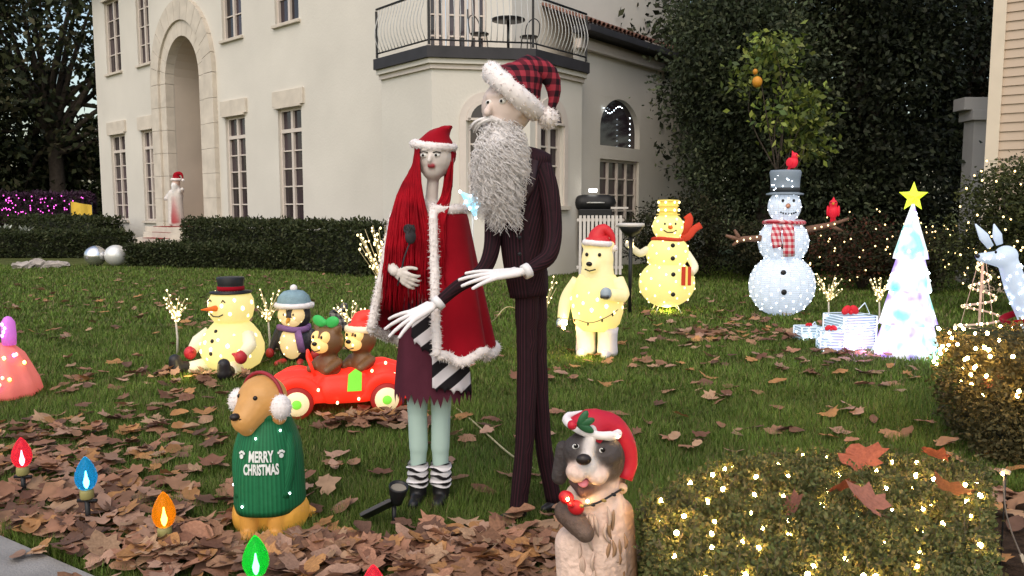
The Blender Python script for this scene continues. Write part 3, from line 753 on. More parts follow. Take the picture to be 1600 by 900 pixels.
# dark shrubs at the right under the trees
def shrub(name, label, loc, lobes, n, size, cols, group, clump=.12):
    t = thing(name, label, 'shrub', loc, 0, group)
    V, F, C = crown(lobes, n, size, cols, clump, per=18)
    V[:,2] = np.maximum(V[:,2], .005)
    put('foliage', big_mesh('foliage', V, F, C), LEAFD, t, False)
    mb = MB()
    for c, r in lobes: mb.tube(spline([(0,0,0),(c[0]*.4,c[1]*.4,c[2]*.5),c], 6), [.03,.028,.024,.02,.016,.01], 6)
    mb.build('stem', BARK, t); return t
def place_shrub(px, py, lab, wid, h, n, size, cols, seed, sub=9):
    g = G(px, py); return shrub('garden_shrub', lab, g, lobes_rand((0,0,h*.52),(wid*.36,wid*.22,h*.3),sub,min(wid,h)*.28,seed), n, size, cols, 'shrubs under the trees')
DS = [(.018,.022,.009), (.026,.03,.012), (.035,.030,.015)]; RS = [(.030,.024,.012), (.07,.025,.014), (.025,.028,.010)]
place_shrub(1060, 436, 'dark shrub behind the yellow lit snowman', 3.2, 1.7, 9000, .07, DS, 31)
place_shrub(1190, 440, 'dark shrub behind the tall white snowman', 3.2, 1.5, 9000, .07, DS, 32)
s3 = place_shrub(1345, 452, 'reddish shrub with warm lights behind the small gift boxes', 2.6, 1.45, 9000, .06, RS, 33)
s4 = place_shrub(1450, 456, 'dark shrub with warm lights between cone tree and porch', 2.2, 1.15, 7000, .06, DS, 34)
s5 = shrub('garden_shrub', 'big rounded lit bush in front of the clapboard house', G(1590, 490), lobes_rand((.0,0,1.3),(.85,.5,.85),16,.5,35), 20000, .055, [(.045,.055,.016),(.035,.042,.014),(.06,.065,.02)], 'shrubs under the trees')
# near hedges with string lights
NH = [(.105,.110,.036), (.13,.135,.045), (.075,.08,.028), (.17,.14,.055), (.085,.11,.034)]
NPOLY = [(.50,2.95), (.78,3.30), (1.15,3.52), (1.65,3.52), (2.06,3.38), (1.72,2.80), (1.36,2.15), (.62,2.12), (.48,2.5)]
def in_poly(x, y, P):
    c = False; j = len(P)-1
    for i in range(len(P)):
        if (P[i][1] > y) != (P[j][1] > y) and x < (P[j][0]-P[i][0])*(y-P[i][1])/(P[j][1]-P[i][1])+P[i][0]: c = not c
        j = i
    return c
def hedge_poly(label, poly, H, n, size, cols, rough=.016):
    c = Vector((sum(p[0] for p in poly)/len(poly), sum(p[1] for p in poly)/len(poly), 0)); pl = [(p[0]-c.x, p[1]-c.y) for p in poly]
    t = thing('lit_hedge', label, 'hedge', c); P = []; D = []
    xs = [p[0] for p in pl]; ys = [p[1] for p in pl]
    while len(P) < n*.66:
        x, y = rnd.uniform(min(xs),max(xs)), rnd.uniform(min(ys),max(ys))
        if in_poly(x, y, pl): P.append((x,y,H-.13*rnd.random()**2+.05*math.sin(x*5.2+1.4*math.sin(y*4))*math.sin(y*6.1)+.015*math.sin(x*15+y*11))); D.append((0,0,1))
    per = [math.hypot(pl[(i+1)%len(pl)][0]-pl[i][0], pl[(i+1)%len(pl)][1]-pl[i][1]) for i in range(len(pl))]
    while len(P) < n:
        i = rnd.choices(range(len(pl)), per)[0]; q = pl[(i+1)%len(pl)]; k = rnd.random(); e = Vector((q[0]-pl[i][0], q[1]-pl[i][1])).normalized(); nx, ny = -e.y, e.x
        dd = -.10*rnd.random()**2; P.append((pl[i][0]+(q[0]-pl[i][0])*k+nx*dd, pl[i][1]+(q[1]-pl[i][1])*k+ny*dd, rnd.uniform(.01,H))); D.append((nx,ny,0))
    P = np.array(P)+rng.normal(size=(len(P),3))*rough; P[:,2] = np.maximum(P[:,2],.01); D = np.array(D)
    V, F, C = leaf_cards(P, size, cols, out=D, outw=.9); put('foliage', big_mesh('foliage', V, F, C), LEAFD, t, False)
    mb = MB()
    for k in range(90):
        while True:
            x, y = rnd.uniform(min(xs),max(xs)), rnd.uniform(min(ys),max(ys))
            if in_poly(x*1.08, y*1.08, pl): break
        mb.tube(spline([(x,y,0),(x+rnd.uniform(-.05,.05),y+rnd.uniform(-.05,.05),H*.6),(x+rnd.uniform(-.12,.12),y+rnd.uniform(-.12,.12),H+rnd.uniform(-.02,.05))],5), [.006,.005,.004,.003,.0015], 4)
    SP = []
    for k in range(420):
        while True:
            x, y = rnd.uniform(min(xs),max(xs)), rnd.uniform(min(ys),max(ys))
            if in_poly(x, y, pl): break
        a = Vector((x,y,H-.05)); b = a+Vector((rnd.gauss(0,.03), rnd.gauss(0,.03), rnd.uniform(.05,.125))); mb.tube([a,(a+b)/2+Vector((rnd.gauss(0,.008),rnd.gauss(0,.008),0)),b], [.0016,.0013,.0008], 3)
        SP += [tuple(a.lerp(b, rnd.uniform(.3,1.0))) for _ in range(13)]
    V2_, F2_, C2_ = leaf_cards(np.array(SP), .020, cols, out=np.tile([0,0,.8],(len(SP),1)), outw=.6); put('sprigs', big_mesh('sprigs', V2_, F2_, C2_), LEAFD, t, False)
    mb.build('stem', mat('pale_twig_bark', (.13,.10,.07), rough=.9, var=.3), t)
    m = len(pl); ins = [(x*.86,y*.86) for x, y in pl]
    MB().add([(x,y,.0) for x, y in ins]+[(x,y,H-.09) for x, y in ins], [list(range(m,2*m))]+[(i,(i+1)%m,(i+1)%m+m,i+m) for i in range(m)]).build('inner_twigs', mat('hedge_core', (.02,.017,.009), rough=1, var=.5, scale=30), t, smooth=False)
    return t, pl
near, npl = hedge_poly('broad low clipped hedge with warm string lights beside the white-chested dog', NPOLY, .39, 115000, .018, NH)
right = hedge('lit_hedge', 'low lit hedge below the spiral tree at the picture edge', (2.86, 4.98, 0), (4.36, 4.68, 0), 1.05, .66, 44000, .03, [(.085,.075,.03),(.115,.09,.036),(.06,.052,.02)], None, .5, .028, (.015,.014,.008))
WIRE = mat('green_wire', (.02,.03,.015), rough=.6)
def string_on(name, label, root, pts, r, m=WARM, wire=.0022):
    t = thing(name, label, 'string lights', root.location, root.rotation_euler.z)
    mb = MB()
    for p, q in zip(pts, pts[1:]):
        p = Vector(p); q = Vector(q)
        if (q-p).length < 1.2: mb.tube(spline([p, (p+q)/2+Vector((rnd.uniform(-.03,.03), rnd.uniform(-.03,.03), -.02)), q], 5), wire, 4, caps=False)
    if mb.v: mb.build('wire', WIRE, t)
    for p in pts: bulb(t, p, r*rnd.uniform(.85,1.15), m, rot=(rnd.uniform(-.6,.6), rnd.uniform(-.6,.6), 0))
    return t
def hedge_lights(L, Wd, H, rows, cols_, front=2, jx=.05):
    pts = []
    for j in range(rows):
        row = [(-L/2+.06+(L-.12)*(i+.5)/cols_+rnd.uniform(-jx,jx), -Wd/2+Wd*(j+.5)/rows+rnd.uniform(-jx,jx), H+rnd.uniform(-.02,.035)) for i in range(cols_)]
        pts += row if j % 2 else row[::-1]
    for j in range(front):
        row = [(-L/2+.06+(L-.12)*(i+.5)/cols_+rnd.uniform(-jx,jx), -Wd/2-.075+rnd.uniform(-.02,.03), H*(.78-.38*j)+rnd.uniform(-.03,.03)) for i in range(cols_)]
        pts += row if j % 2 else row[::-1]
    return pts
near_pts = []
gg = random.Random(21)
while len(near_pts) < 70:
    x, y = gg.uniform(-1,1), gg.uniform(-.9,.9)
    if in_poly(x*1.03, y*1.03, npl) and all((x-q[0])**2+(y-q[1])**2 > .105**2 for q in near_pts): near_pts.append((x, y, .39+gg.uniform(-.018,.030)))
near_pts.sort(key=lambda q: (round(q[1]/.16), q[0] if round(q[1]/.16) % 2 else -q[0]))
string_on('string_lights', 'warm string lights laid over the broad low near hedge', near, near_pts, .0082)
right_pts = [(-.755-.045+gg.uniform(-.02,.015), gg.uniform(-.52,.5), gg.uniform(.40,.70)) for _ in range(30)] + [(gg.uniform(-.74,.1), gg.uniform(-.5,.5), .715+gg.uniform(-.02,.02)) for _ in range(34)] + [(gg.uniform(-.74,-.1), -.60+gg.uniform(-.02,.02), gg.uniform(.45,.68)) for _ in range(14)]
right_pts.sort(key=lambda q: (round(q[2]/.1), q[1]))
string_on('string_lights', 'warm string lights on the low hedge below the spiral tree', right, right_pts, .0095)
def shrub_lights(label, t, n, wid, h, z0, r, seed):
    g = random.Random(seed); pts = []
    for i in range(n):
        a = g.uniform(-1.25,1.25); z = g.uniform(z0, h); k = math.sqrt(max(1-((z-h*.5)/(h*.56))**2, .15))
        pts.append((math.sin(a)*wid*.5*k, -math.cos(a)*wid*.36*k-.05, z))
    pts.sort(key=lambda p: (round(p[2]/.22), p[0])); return string_on('string_lights', label, t, pts, r, WARMFAR, wire=.003)
shrub_lights('warm string lights over the reddish shrub', s3, 66, 2.5, 1.5, .2, .0125, 1)
shrub_lights('warm string lights over the dark shrub beside the porch', s4, 44, 2.1, 1.2, .25, .0125, 2)
shrub_lights('warm string lights wound round the big rounded bush', s5, 140, 2.5, 2.25, .35, .013, 3)
# small lights strung at the dark arch of the house wing
wl = thing('string_lights', 'tiny white lights strung round the dark wing arch', 'string lights', (0,0,0))
for k in range(16):
    t = k/15; x = .7+1.5*t; z = (3.95-.35*math.sin(t*9)*.3) if k < 10 else 3.95-.14*(k-9)
    p = Mw @ Vector((x if k < 10 else 2.0, -.04, z)) + HL; bulb(wl, p, .012, COOL)
# ================================================================== lawn figures
VC = mat('painted_resin', (1,1,1), rough=.45, var=.10, scale=16, spec=.4, attr=True, bump=.12, bscale=50)
SKINC = mat('matte_vinyl', (1,1,1), rough=.55, var=.04, scale=10, spec=.3, attr=True)
FURW = mat('white_plush', (.78,.72,.70), rough=1, var=.08, scale=30, sheen=.3, spec=.05)
REDF = mat('red_velvet', (.27,.004,.012), rough=.9, var=.2, scale=5, sheen=.06, spec=.08, bump=.15, bscale=12)
BLK = mat('black_plastic', (.012,.012,.013), rough=.4, var=.2, scale=12)
EYEW = mat('eye_white', (.75,.74,.70), rough=.3, var=.02)
EYED = mat('eye_dark', (.01,.008,.008), rough=.2, var=0)
def fur_tube(name, pts, r, parent, m=FURW, n=1400, ln=.018, seg=9, seed=0):
    mb = MB().tube(pts, r, seg, jit=.12); mb.spikes(n, ln, .0022); return mb.build(name, m, parent)
def santa_hat(parent, c, r, tip, m=REDF, fur=FURW, tilt=(0,0,0), band=.022, ball=.035, up=1.1, n=900, ex=1.0, ey=1.0):
    """brim ring, bending cone, pompom; c = centre of the brim, tip = list of points after the dome"""
    E = Matrix.Translation(c) @ Euler(tilt).to_matrix().to_4x4()
    path = [Vector(p) for p in [(0,0,0), (0,0,r*.45), (0,0,r*up)]] 
    path = [E @ p for p in path] + [Vector(p) for p in tip]
    pp = spline(path, 16); k = len(pp)
    rr = [r*(1.0 if i < 3 else max(1-.92*((i-2)/(k-3))**.8, .10)) for i in range(k)]
    h = MB().tube(pp, [(a*ey, a*ex) for a in rr], 18, jit=.02).build('hat', m, parent)
    ring = [E @ Vector((math.cos(a)*r*1.04*ex, math.sin(a)*r*1.04*ey, .012*math.sin(3*a)*r)) for a in [2*math.pi*i/26 for i in range(27)]]
    fur_tube('hat_brim', ring, band, h, fur, n, band*.32)
    if ball:
        mb = MB().ell(pp[-1], ball, seg=12, rings=8); mb.spikes(int(n*.7), ball*.28, ball*.05); mb.build('pompom', fur, h)
    return h
def hand(parent, name, wrist, dirv, palmn, L, m, col, r=.0085, spread=.35, curl=.35, thumb=1):
    """glove or hand: palm, four unequal bent fingers, thumb leaving the side of the palm"""
    w0 = Vector(wrist); d = Vector(dirv).normalized(); n = Vector(palmn); n = (n - d*n.dot(d)).normalized(); s = d.cross(n)
    pr = [('c', w0, w0+d*L*.18, r*1.7, r*2.0, col)]
    for k in range(4): 
        o = (k-1.5)/1.5
        pr.append(('c', w0+d*L*.12+s*o*r*1.4, w0+d*L*.44+s*o*r*3.0, r*1.5, r*1.25, col))
    for k, fl_ in enumerate((.86, 1.0, .95, .74)):
        o = (k-1.5)/1.5; p = w0+d*L*.44+s*o*r*3.0; dd = (d+s*o*spread).normalized()
        seg = L*.56*fl_; 
        for j, q in enumerate((.42,.33,.25)):
            c = curl*(j+.5); dj = (dd*math.cos(c)+n*math.sin(c)).normalized(); e = p+dj*seg*q
            pr.append(('c', p, e, r*(1.08-.12*j), r*(.98-.12*j), col)); p = e
    p = w0+d*L*.16+s*thumb*r*3.0
    for j, (q, a) in enumerate(((.20,.75),(.16,.45),(.12,.25))):
        dj = (d*math.cos(a)+s*thumb*math.sin(a)+n*.45).normalized(); e = p+dj*L*q; pr.append(('c', p, e, r*(1.25-.12*j), r*(1.1-.12*j), col)); p = e
    return blob(name, pr, m, parent, voxel=.0042, smooth=3)
# ------------------------------------------------------------------ tall thin bearded figure
def tall_man():
    base = G(828, 815); Y = base.y; o = base
    t = thing('lawn_figure', 'tall thin figure in dark striped suit, white curly beard and plaid Santa hat', 'figure', base)
    def P(px, py, dy=0.0): return W(px, py, Y+dy) - o
    skin = (.62,.50,.44)
    suit = stripes('striped_suit', (.011,.005,.007), (.036,.010,.015), .015, .6, .8, bump=.55, bsc=10)
    # body: one surface, head turned to his companion
    hc = P(792,168)
    bp = [('e', hc, (.118,.112,.125), (0,0,0), skin), ('e', hc+Vector((-.03,-.02,-.07)), (.08,.08,.07), (0,0,0), skin),
          ('c', hc+Vector((-.075,-.085,.0)), hc+Vector((-.088,-.108,-.035)), .012, .019, skin),          # nose
          ('c', hc+Vector((-.085,-.06,.04)), hc+Vector((-.02,-.108,.045)), .014, .014, skin),            # brow
          ('e', hc+Vector((.06,-.09,-.02)), (.018,.02,.034), (0,0,0), skin),                             # ear
          ('c', hc+Vector((0,0,-.08)), P(808,262), .045, .05, skin), ('c', P(808,262), P(818,430), .085, .07, skin),
          ('c', P(822,440), P(822,620), .036, .027, skin), ('c', P(836,440,.06), P(843,620,.07), .036, .027, skin),
          ('c', P(822,620), P(809,806), .027, .02, skin), ('c', P(843,620,.07), P(866,782,.14), .027, .02, skin)]
    blob('body', bp, SKINC, t, voxel=.008, smooth=5)
    for dx, dy, dz in ((-.078,-.078,.012), (-.018,-.106,.014)):
        e = MB().ell(hc+Vector((dx,dy,dz)), (.017,.014,.013)).build('eye', EYEW, t); MB().ell(hc+Vector((dx-.006,dy-.011,dz)), (.007,.005,.007)).build('pupil', EYED, e)
    # trousers: two tapering legs from one seat
    tr = MB()
    tr.tube(spline([P(824,424), P(823,500), P(823,600), P(819,700), P(808,812)], 22), [(.078,.066)]*3+[(.064,.056)]*3+[((.051-.0004*i)*(1+.035*math.sin(i*2.3)),(.049-.0004*i)*(1+.03*math.sin(i*1.7))) for i in range(16)], 22, up=(0,-1,0))
    tr.tube(spline([P(834,424,.05), P(838,500,.06), P(842,600,.07), P(850,700,.1), P(866,786,.14)], 22), [(.074,.066)]*3+[(.060,.054)]*3+[((.049-.0006*i)*(1+.035*math.sin(i*2.1+1)),(.047-.0006*i)*(1+.03*math.sin(i*1.9))) for i in range(16)], 22, up=(0,-1,0))
    tr.build('trousers', suit, t)
    # jacket with two long sleeves
    jk = MB()
    spn = [P(812,232), P(815,248), P(817,275), P(817,330), P(819,385), P(822,428), P(826,462)]
    jk.tube(spline(spn, 24), [(.05+.05*min(i/4,1), .045+.095*min(i/4,1)) if i < 5 else (.102-.0012*(i-5), .138-.0028*(i-5)) for i in range(24)], 30, up=(0,-1,0))
    near = spline([P(846,262,-.03), P(858,300,-.07), P(864,360,-.10), P(858,398,-.14), P(838,415,-.17), P(822,424,-.19)], 26)
    jk.tube(near, [.050-.0008*i for i in range(26)], 18)
    far = spline([P(782,270,.05), P(772,330,.0), P(768,390,-.05), P(752,425,-.07), P(715,448,-.10), P(684,474,-.13)], 26)
    jk.tube(far, [.046-.0008*i for i in range(26)], 18)
    j = jk.build('jacket', suit, t)
    for s, (a, b) in enumerate((((822,250),(800,330)), ((836,250),(806,335)))):
        MB().tube([P(a[0],a[1],-.10), P((a[0]+b[0])/2+6,(a[1]+b[1])/2,-.118), P(b[0],b[1],-.112)], [(.006,.016),(.006,.024),(.004,.008)], 8).build('lapel', mat('plum_lapel', (.022,.008,.011), rough=.6), j)
    for k in range(3):
        MB().ell(P(812,345+26*k,-.118), (.009,.006,.009), seg=10, rings=6).build('button', BLK, j)
    GLV = (.74,.70,.70)
    gl = mat('white_glove', (1,1,1), rough=.75, var=.05, attr=True, spec=.2)
    hand(t, 'glove', P(822,424,-.19), (-1,-.10,-.10), (0,.35,-1), .30, gl, GLV, r=.0105, spread=.45, curl=.10, thumb=-1)
    hand(t, 'glove', P(684,474,-.13), (-1,-.12,-.48), (0,.5,-1), .27, gl, GLV, r=.0105, spread=.5, curl=.12, thumb=-1)
    for nm, p, q in (('cuff', near[-1], near[-2]), ('cuff', far[-1], far[-2])):
        dv = (Vector(q)-Vector(p)).normalized(); MB().tube([Vector(p)-dv*.012, Vector(p)+dv*.018], .034, 16).build(nm, mat('white_shirt', (.7,.68,.68), rough=.8), t)
    for (px, py, dy), dv in (((806,812,0), (-.06,-.04,0)), ((868,788,.14), (-.05,-.05,0))):
        b = P(px,py,dy); b.z = .03; blob('shoe', [('c', b+Vector((.02,0,.012)), b+Vector(dv)*.6, .034, .028, (.012,.01,.011)), ('c', b+Vector(dv)*.6, b+Vector(dv)*1.2, .028, .020, (.012,.01,.011))], VC, t, voxel=.007)
    # beard: a body of wool under hundreds of separate curls
    BW = mat('white_wool', (.66,.62,.60), rough=1, var=.12, scale=40, sheen=.3, spec=.05)
    bm_ = MB(); path = [P(786,205,-.06), P(782,240,-.12), P(778,285,-.14), P(784,315,-.13), P(794,332,-.11)]
    pts = spline(path, 14); rr = [.068,.082,.090,.095,.096,.093,.088,.082,.074,.064,.053,.041,.028,.012]
    bm_.tube(pts, [(a*.75, a) for a in rr], 18, jit=.1)
    for k in range(2200):
        i = rnd.randrange(0, 13) if k > 800 else rnd.randrange(0, 5); a = rnd.uniform(-2.2, 2.2); c = pts[i]; q = rr[i]*rnd.uniform(.80,1.12)
        p0 = c + Vector((math.sin(a)*q, -math.cos(a)*q*.8, rnd.uniform(-.02,.05)))
        L = rnd.uniform(.05,.11); hr = rnd.uniform(.007,.015); ph = rnd.uniform(0,6.28); tn = rnd.uniform(1.2,2.6); out = Vector((math.sin(a)*.35, -math.cos(a)*.3, -1))
        cp = [p0 + out*L*s_ + Vector((math.cos(ph+6.28*tn*s_)*hr, math.sin(ph+6.28*tn*s_)*hr, math.sin(ph+5*s_)*hr*.4)) for s_ in [x/9 for x in range(10)]]
        bm_.tube(cp, [.0021*(1-.6*x/9) for x in range(10)], 4)
    for k in range(50):                                   # moustache
        s_ = rnd.choice((-1,1)); p0 = hc+Vector((-.075+rnd.uniform(-.01,.02), -.098, -.058+rnd.uniform(-.008,.008)))
        bm_.tube(spline([p0, p0+Vector((s_*.045-.01,-.012*rnd.random(),-.018)), p0+Vector((s_*.085,.02,-.045+rnd.uniform(-.02,.01)))], 6), [.006,.006,.006,.005,.004,.002], 5)
    bm_.build('beard', BW, t)
    # plaid hat with deep fur brim falling back to the shoulder
    PL = plaid('red_black_plaid', (.28,.03,.045), (.10,.014,.022), (.016,.008,.011), .052)
    santa_hat(t, hc+Vector((.028,.0,.072)), .125, [P(832,110), P(858,118), P(866,150), P(856,184)], PL, FURW, tilt=(.12,.72,0), band=.046, ball=.048, up=.75, n=1800)
    return t
tall_man()
# ------------------------------------------------------------------ red haired figure in a cape
def cape_woman():
    base = G(670, 786); Y = base.y; o = base
    t = thing('lawn_figure', 'red-haired woman figure in Santa hat and fur-trimmed red cape', 'figure', base)
    def P(px, py, dy=0.0): return W(px, py, Y+dy) - o
    sk = (.64,.58,.53); leg = (.40,.53,.47)
    hc = P(679,247)
    pr = [('e', hc, (.092,.09,.10), (0,0,0), sk), ('e', hc+Vector((-.005,-.02,-.055)), (.058,.062,.055), (0,0,0), sk),
          ('c', hc+Vector((-.012,-.088,.012)), hc+Vector((-.016,-.105,-.018)), .007, .012, sk),
          ('c', hc+Vector((-.05,-.078,.035)), hc+Vector((-.022,-.092,.038)), .008, .007, sk), ('c', hc+Vector((.008,-.092,.038)), hc+Vector((.04,-.08,.035)), .007, .008, sk),
          ('c', hc+Vector((-.02,-.094,-.043)), hc+Vector((.004,-.094,-.043)), .009, .009, (.30,.02,.03)),
          ('e', hc+Vector((.085,-.01,-.01)), (.012,.02,.028), (0,0,0), sk),
          ('c', hc+Vector((-.004,0,-.07)), P(673,325), .029, .032, sk),
          ('c', P(640,338), P(706,338), .055, .055, sk), ('c', P(672,345), P(672,440), .105, .085, sk), ('c', P(655,450), P(690,450), .09, .09, sk),
          ('c', P(653,470), P(652,640), .07, .052, leg), ('c', P(691,470), P(689,640), .07, .052, leg),
          ('c', P(652,640), P(654,700), .050, .048, leg), ('c', P(689,640), P(688,700), .050, .048, leg),
          ('c', P(654,700), P(653,762), .045, .033, leg), ('c', P(688,700), P(689,766), .045, .033, leg),
          ('c', P(634,342), P(612,400,.02), .046, .036, sk), ('c', P(612,400,.02), P(606,410,-.10), .034, .030, sk), ('c', P(606,410,-.10), P(617,424,-.20), .030, .026, sk),
          ('c', P(712,342), P(738,420,.05), .046, .036, sk), ('c', P(738,420,.05), P(728,470,-.02), .034, .028, sk)]
    blob('body', pr, SKINC, t, voxel=.0075, smooth=5)
    for dx, dz in ((-.044,.008), (.018,.008)):
        e = MB().ell(hc+Vector((dx,-.081,dz)), (.017,.012,.0115)).build('eye', EYEW, t)
        MB().ell(hc+Vector((dx-.003,-.094,dz)), (.0065,.004,.0065)).build('pupil', EYED, e)
        MB().tube([hc+Vector((dx-.02,-.085,dz+.012)), hc+Vector((dx,-.096,dz+.017)), hc+Vector((dx+.02,-.085,dz+.012))], .0028, 6).build('eyelash', EYED, e)
    hand(t, 'hand', P(617,424,-.20), (.72,-.1,-.45), (.1,.9,.2), .15, SKINC, sk, r=.0088, spread=.18, curl=.55, thumb=1)
    # plum dress, ragged hem, folds
    PLUM = mat('plum_cloth', (.075,.018,.030), rough=.85, var=.2, scale=7, bump=.25, bscale=14, spec=.08)
    prof = [(1.50,.06,.06),(1.46,.15,.085),(1.38,.135,.10),(1.25,.115,.09),(1.12,.125,.10),(1.0,.15,.12),(.85,.168,.135),(.72,.182,.15),(.60,.192,.16)]
    cx = P(676,450).x
    def dr(a, z, ex=0.0):
        for (z0,x0,y0),(z1,x1,y1) in zip(prof, prof[1:]):
            if z <= z0 and z >= z1-1e-6:
                k = (z0-z)/(z0-z1); rx, ry = x0+(x1-x0)*k, y0+(y1-y0)*k; break
        else: rx, ry = prof[-1][1:] if z < prof[-1][0] else prof[0][1:]
        f = 1+.05*math.sin(a*9+z*3)*max(0,(1.15-z)); return Vector((cx+math.sin(a)*(rx+ex)*f, -math.cos(a)*(ry+ex)*f, z))
    seg = 72; vv = []; ff = []; zs = [1.50-.9*i/26 for i in range(27)]
    for k, z in enumerate(zs):
        for i in range(seg):
            a = 2*math.pi*i/seg; zz = z
            if k >= 25: zz = z - (.0 if k == 25 else (.0,.055,.02,.07,.01,.045)[i % 6])
            vv.append(dr(a, max(zz,.60)) if zz >= .6 else dr(a,.60)+Vector((0,0,zz-.60)))
    n = len(zs)
    for k in range(n-1):
        for i in range(seg): j = (i+1) % seg; ff.append((k*seg+i, (k+1)*seg+i, (k+1)*seg+j, k*seg+j))
    dress = MB().add(vv, ff).build('dress', PLUM, t)
    # broad black and white striped sash round the front of the skirt and a plain striped bib
    BWS = stripes('black_white_cloth', (.60,.56,.58), (.012,.010,.012), .098, .5, .85, soft=.02)
    def sash(name, a0, a1, zt0, zt1, zb0, zb1, du, ex, parent):
        na, nz = 22, 10; vv = []; uu = []; ff = []
        for i in range(na+1):
            s_ = i/na; a = a0+(a1-a0)*s_; top = zt0+(zt1-zt0)*s_; bot = zb0+(zb1-zb0)*s_
            if i % 4 == 2: bot -= .02
            for k in range(nz+1):
                z = top+(bot-top)*k/nz; p = dr(a, z, ex); vv.append(p); uu.append(1+ p.x*du[0]+z*du[1])
        for i in range(na):
            for k in range(nz): q = i*(nz+1)+k; ff.append((q, q+1, q+nz+2, q+nz+1))
        mb = MB().add(vv, ff, None, uu); ob = mb.build(name, BWS, parent)
        sm = ob.modifiers.new('thick', 'SOLIDIFY'); sm.thickness = .006; sm.offset = 1; return ob
    sash('sash', -.55, .75, 1.06, .93, .88, .70, (.62,-.78), .012, dress)
    sash('sash_end', .05, 1.15, .80, .82, .64, .60, (.62,-.78), .018, dress)
    fine = stripes('fine_striped_cloth', (.62,.58,.60), (.012,.010,.012), .017, .5, .85, soft=.08)
    vv = []; uu = []; ff = []
    for i in range(13):
        a = -.75+1.15*i/12
        for k in range(6): p = dr(a, 1.17-.13*k/5, .010); vv.append(p); uu.append(1+p.x)
    for i in range(12):
        for k in range(5): q = i*6+k; ff.append((q, q+1, q+7, q+6))
    MB().add(vv, ff, None, uu).build('waistband', fine, dress)
    # leg warmers and boots
    LW = stripes('ringed_knit', (.68,.65,.66), (.014,.012,.013), .034, .62, .9, soft=.08)
    for px in (653, 689):
        b = P(px,786); x0 = P(px,740).x
        mb = MB(); vv = []; uu = []; ff = []
        for k in range(17):
            z = .215-.115*k/16; r = .052+.006*math.sin(k*2.1)+.004*math.sin(k*5)
            for i in range(20): a = 2*math.pi*i/20; vv.append((x0+math.sin(a)*r, -math.cos(a)*r, z+.006*math.sin(2*a+k))); uu.append(1+z+.004*math.sin(3*a))
        for k in range(16):
            for i in range(20): j = (i+1) % 20; ff.append((k*20+i, (k+1)*20+i, (k+1)*20+j, k*20+j))
        mb.add(vv, ff, None, uu).build('leg_warmer', LW, t)
        blob('boot', [('c', (x0,0,.11), (x0,0,.045), .046, .044, (.010,.009,.010)), ('c', (x0,-.01,.035), (x0-.012,-.10,.028), .038, .028, (.010,.009,.010))], VC, t, voxel=.007)
    # cape open at the front
    cpx = P(674,400).x
    def cape(a, s_, ex=0.0):
        """a: angle from the front, s_: 0 at the collar, 1 at the hem"""
        sh = min(s_/.14, 1); r = .06+.115*math.sin(sh*math.pi/2)
        hang = max(s_-.14, 0)/.86
        R1 = r+hang*(.118 if math.sin(a) > 0 else .10); f = 1+.055*hang*math.sin(a*8+.7)+.03*hang*math.sin(a*13)
        zb = .79+.02*math.sin(a*8) if a < 3.6 else .79+(a-3.6)*.09
        z = 1.515-.06*sh-(1.455-zb)*hang
        return Vector((cpx+math.sin(a)*(R1+ex)*f*1.02, -math.cos(a)*(R1+ex)*f*.80, z))
    A0, A1 = .14, 4.95; na, nz = 78, 26; vv = []; ff = []
    for i in range(na+1):
        for k in range(nz+1): vv.append(cape(A0+(A1-A0)*i/na, k/nz))
    for i in range(na):
        for k in range(nz): q = i*(nz+1)+k; ff.append((q, q+1, q+nz+2, q+nz+1))
    cp = MB().add(vv, ff).build('cape', REDF, t)
    sm = cp.modifiers.new('thick', 'SOLIDIFY'); sm.thickness = .010; sm.offset = 0
    fur_tube('fur_trim', [cape(A0+(A1-A0)*i/70, 1.0) for i in range(71)], .024, cp, n=3000, ln=.016)
    fur_tube('fur_trim', [cape(A0, i/30, .006) for i in range(31)], .022, cp, n=1500, ln=.016)
    fur_tube('fur_trim', [cape(A1, i/30, .006) for i in range(31)], .022, cp, n=1500, ln=.016)
    fur_tube('collar', [cape(A0+(A1-A0)*i/40, .06, .02) for i in range(41)], .026, cp, n=1600, ln=.016)
    # hair: two heavy falls of separate strands
    HR = mat('dark_red_hair', (.26,.003,.009), rough=.7, var=.35, scale=14, spec=.08)
    hb = MB()
    for k in range(950):
        left = rnd.random() < .72
        if left:
            s_ = (k+rnd.random())/950*1.39 % 1.0; a = -2.6+1.75*s_            # round the back and the near side of the head
            p0 = hc+Vector((math.sin(a)*.092, -math.cos(a)*.095, .03+rnd.uniform(-.015,.03)))
            end = P(606+80*s_+rnd.uniform(-4,4), rnd.uniform(415,482), 0); ed = rnd.uniform(-.20,-.10)
            m1 = P(626+37*s_+rnd.uniform(-1.5,1.5), 300, 0); m1.y = -.05-.07*s_+rnd.uniform(-.015,.015)
            m2 = P(614+66*s_+rnd.uniform(-2.5,2.5), 370, 0); m2.y = -.13+rnd.uniform(-.035,.02)
            end.y = ed
        else:
            a = rnd.uniform(1.25,2.6); p0 = hc+Vector((math.sin(a)*.092, -math.cos(a)*.092, .03+rnd.uniform(-.02,.02)))
            m1 = P(rnd.uniform(693,705), 300, 0); m1.y = rnd.uniform(-.06,-.01)
            m2 = P(rnd.uniform(684,700), 340, 0); m2.y = rnd.uniform(-.145,-.11); end = P(rnd.uniform(672,702), rnd.uniform(385,480), 0); end.y = rnd.uniform(-.19,-.13)
        r = rnd.uniform(.0022,.0048); pth = spline([p0, m1, m2, end], 12)
        hb.tube([p+Vector((rnd.uniform(-.002,.002),0,0)) for p in pth], [(r*.8, r)]*9+[(r*.6,r*.7),(r*.4,r*.5),(.001,.001)], 5)
    hb.ell(hc+Vector((.01,.025,.02)), (.095,.085,.095))
    hb.build('hair', HR, t)
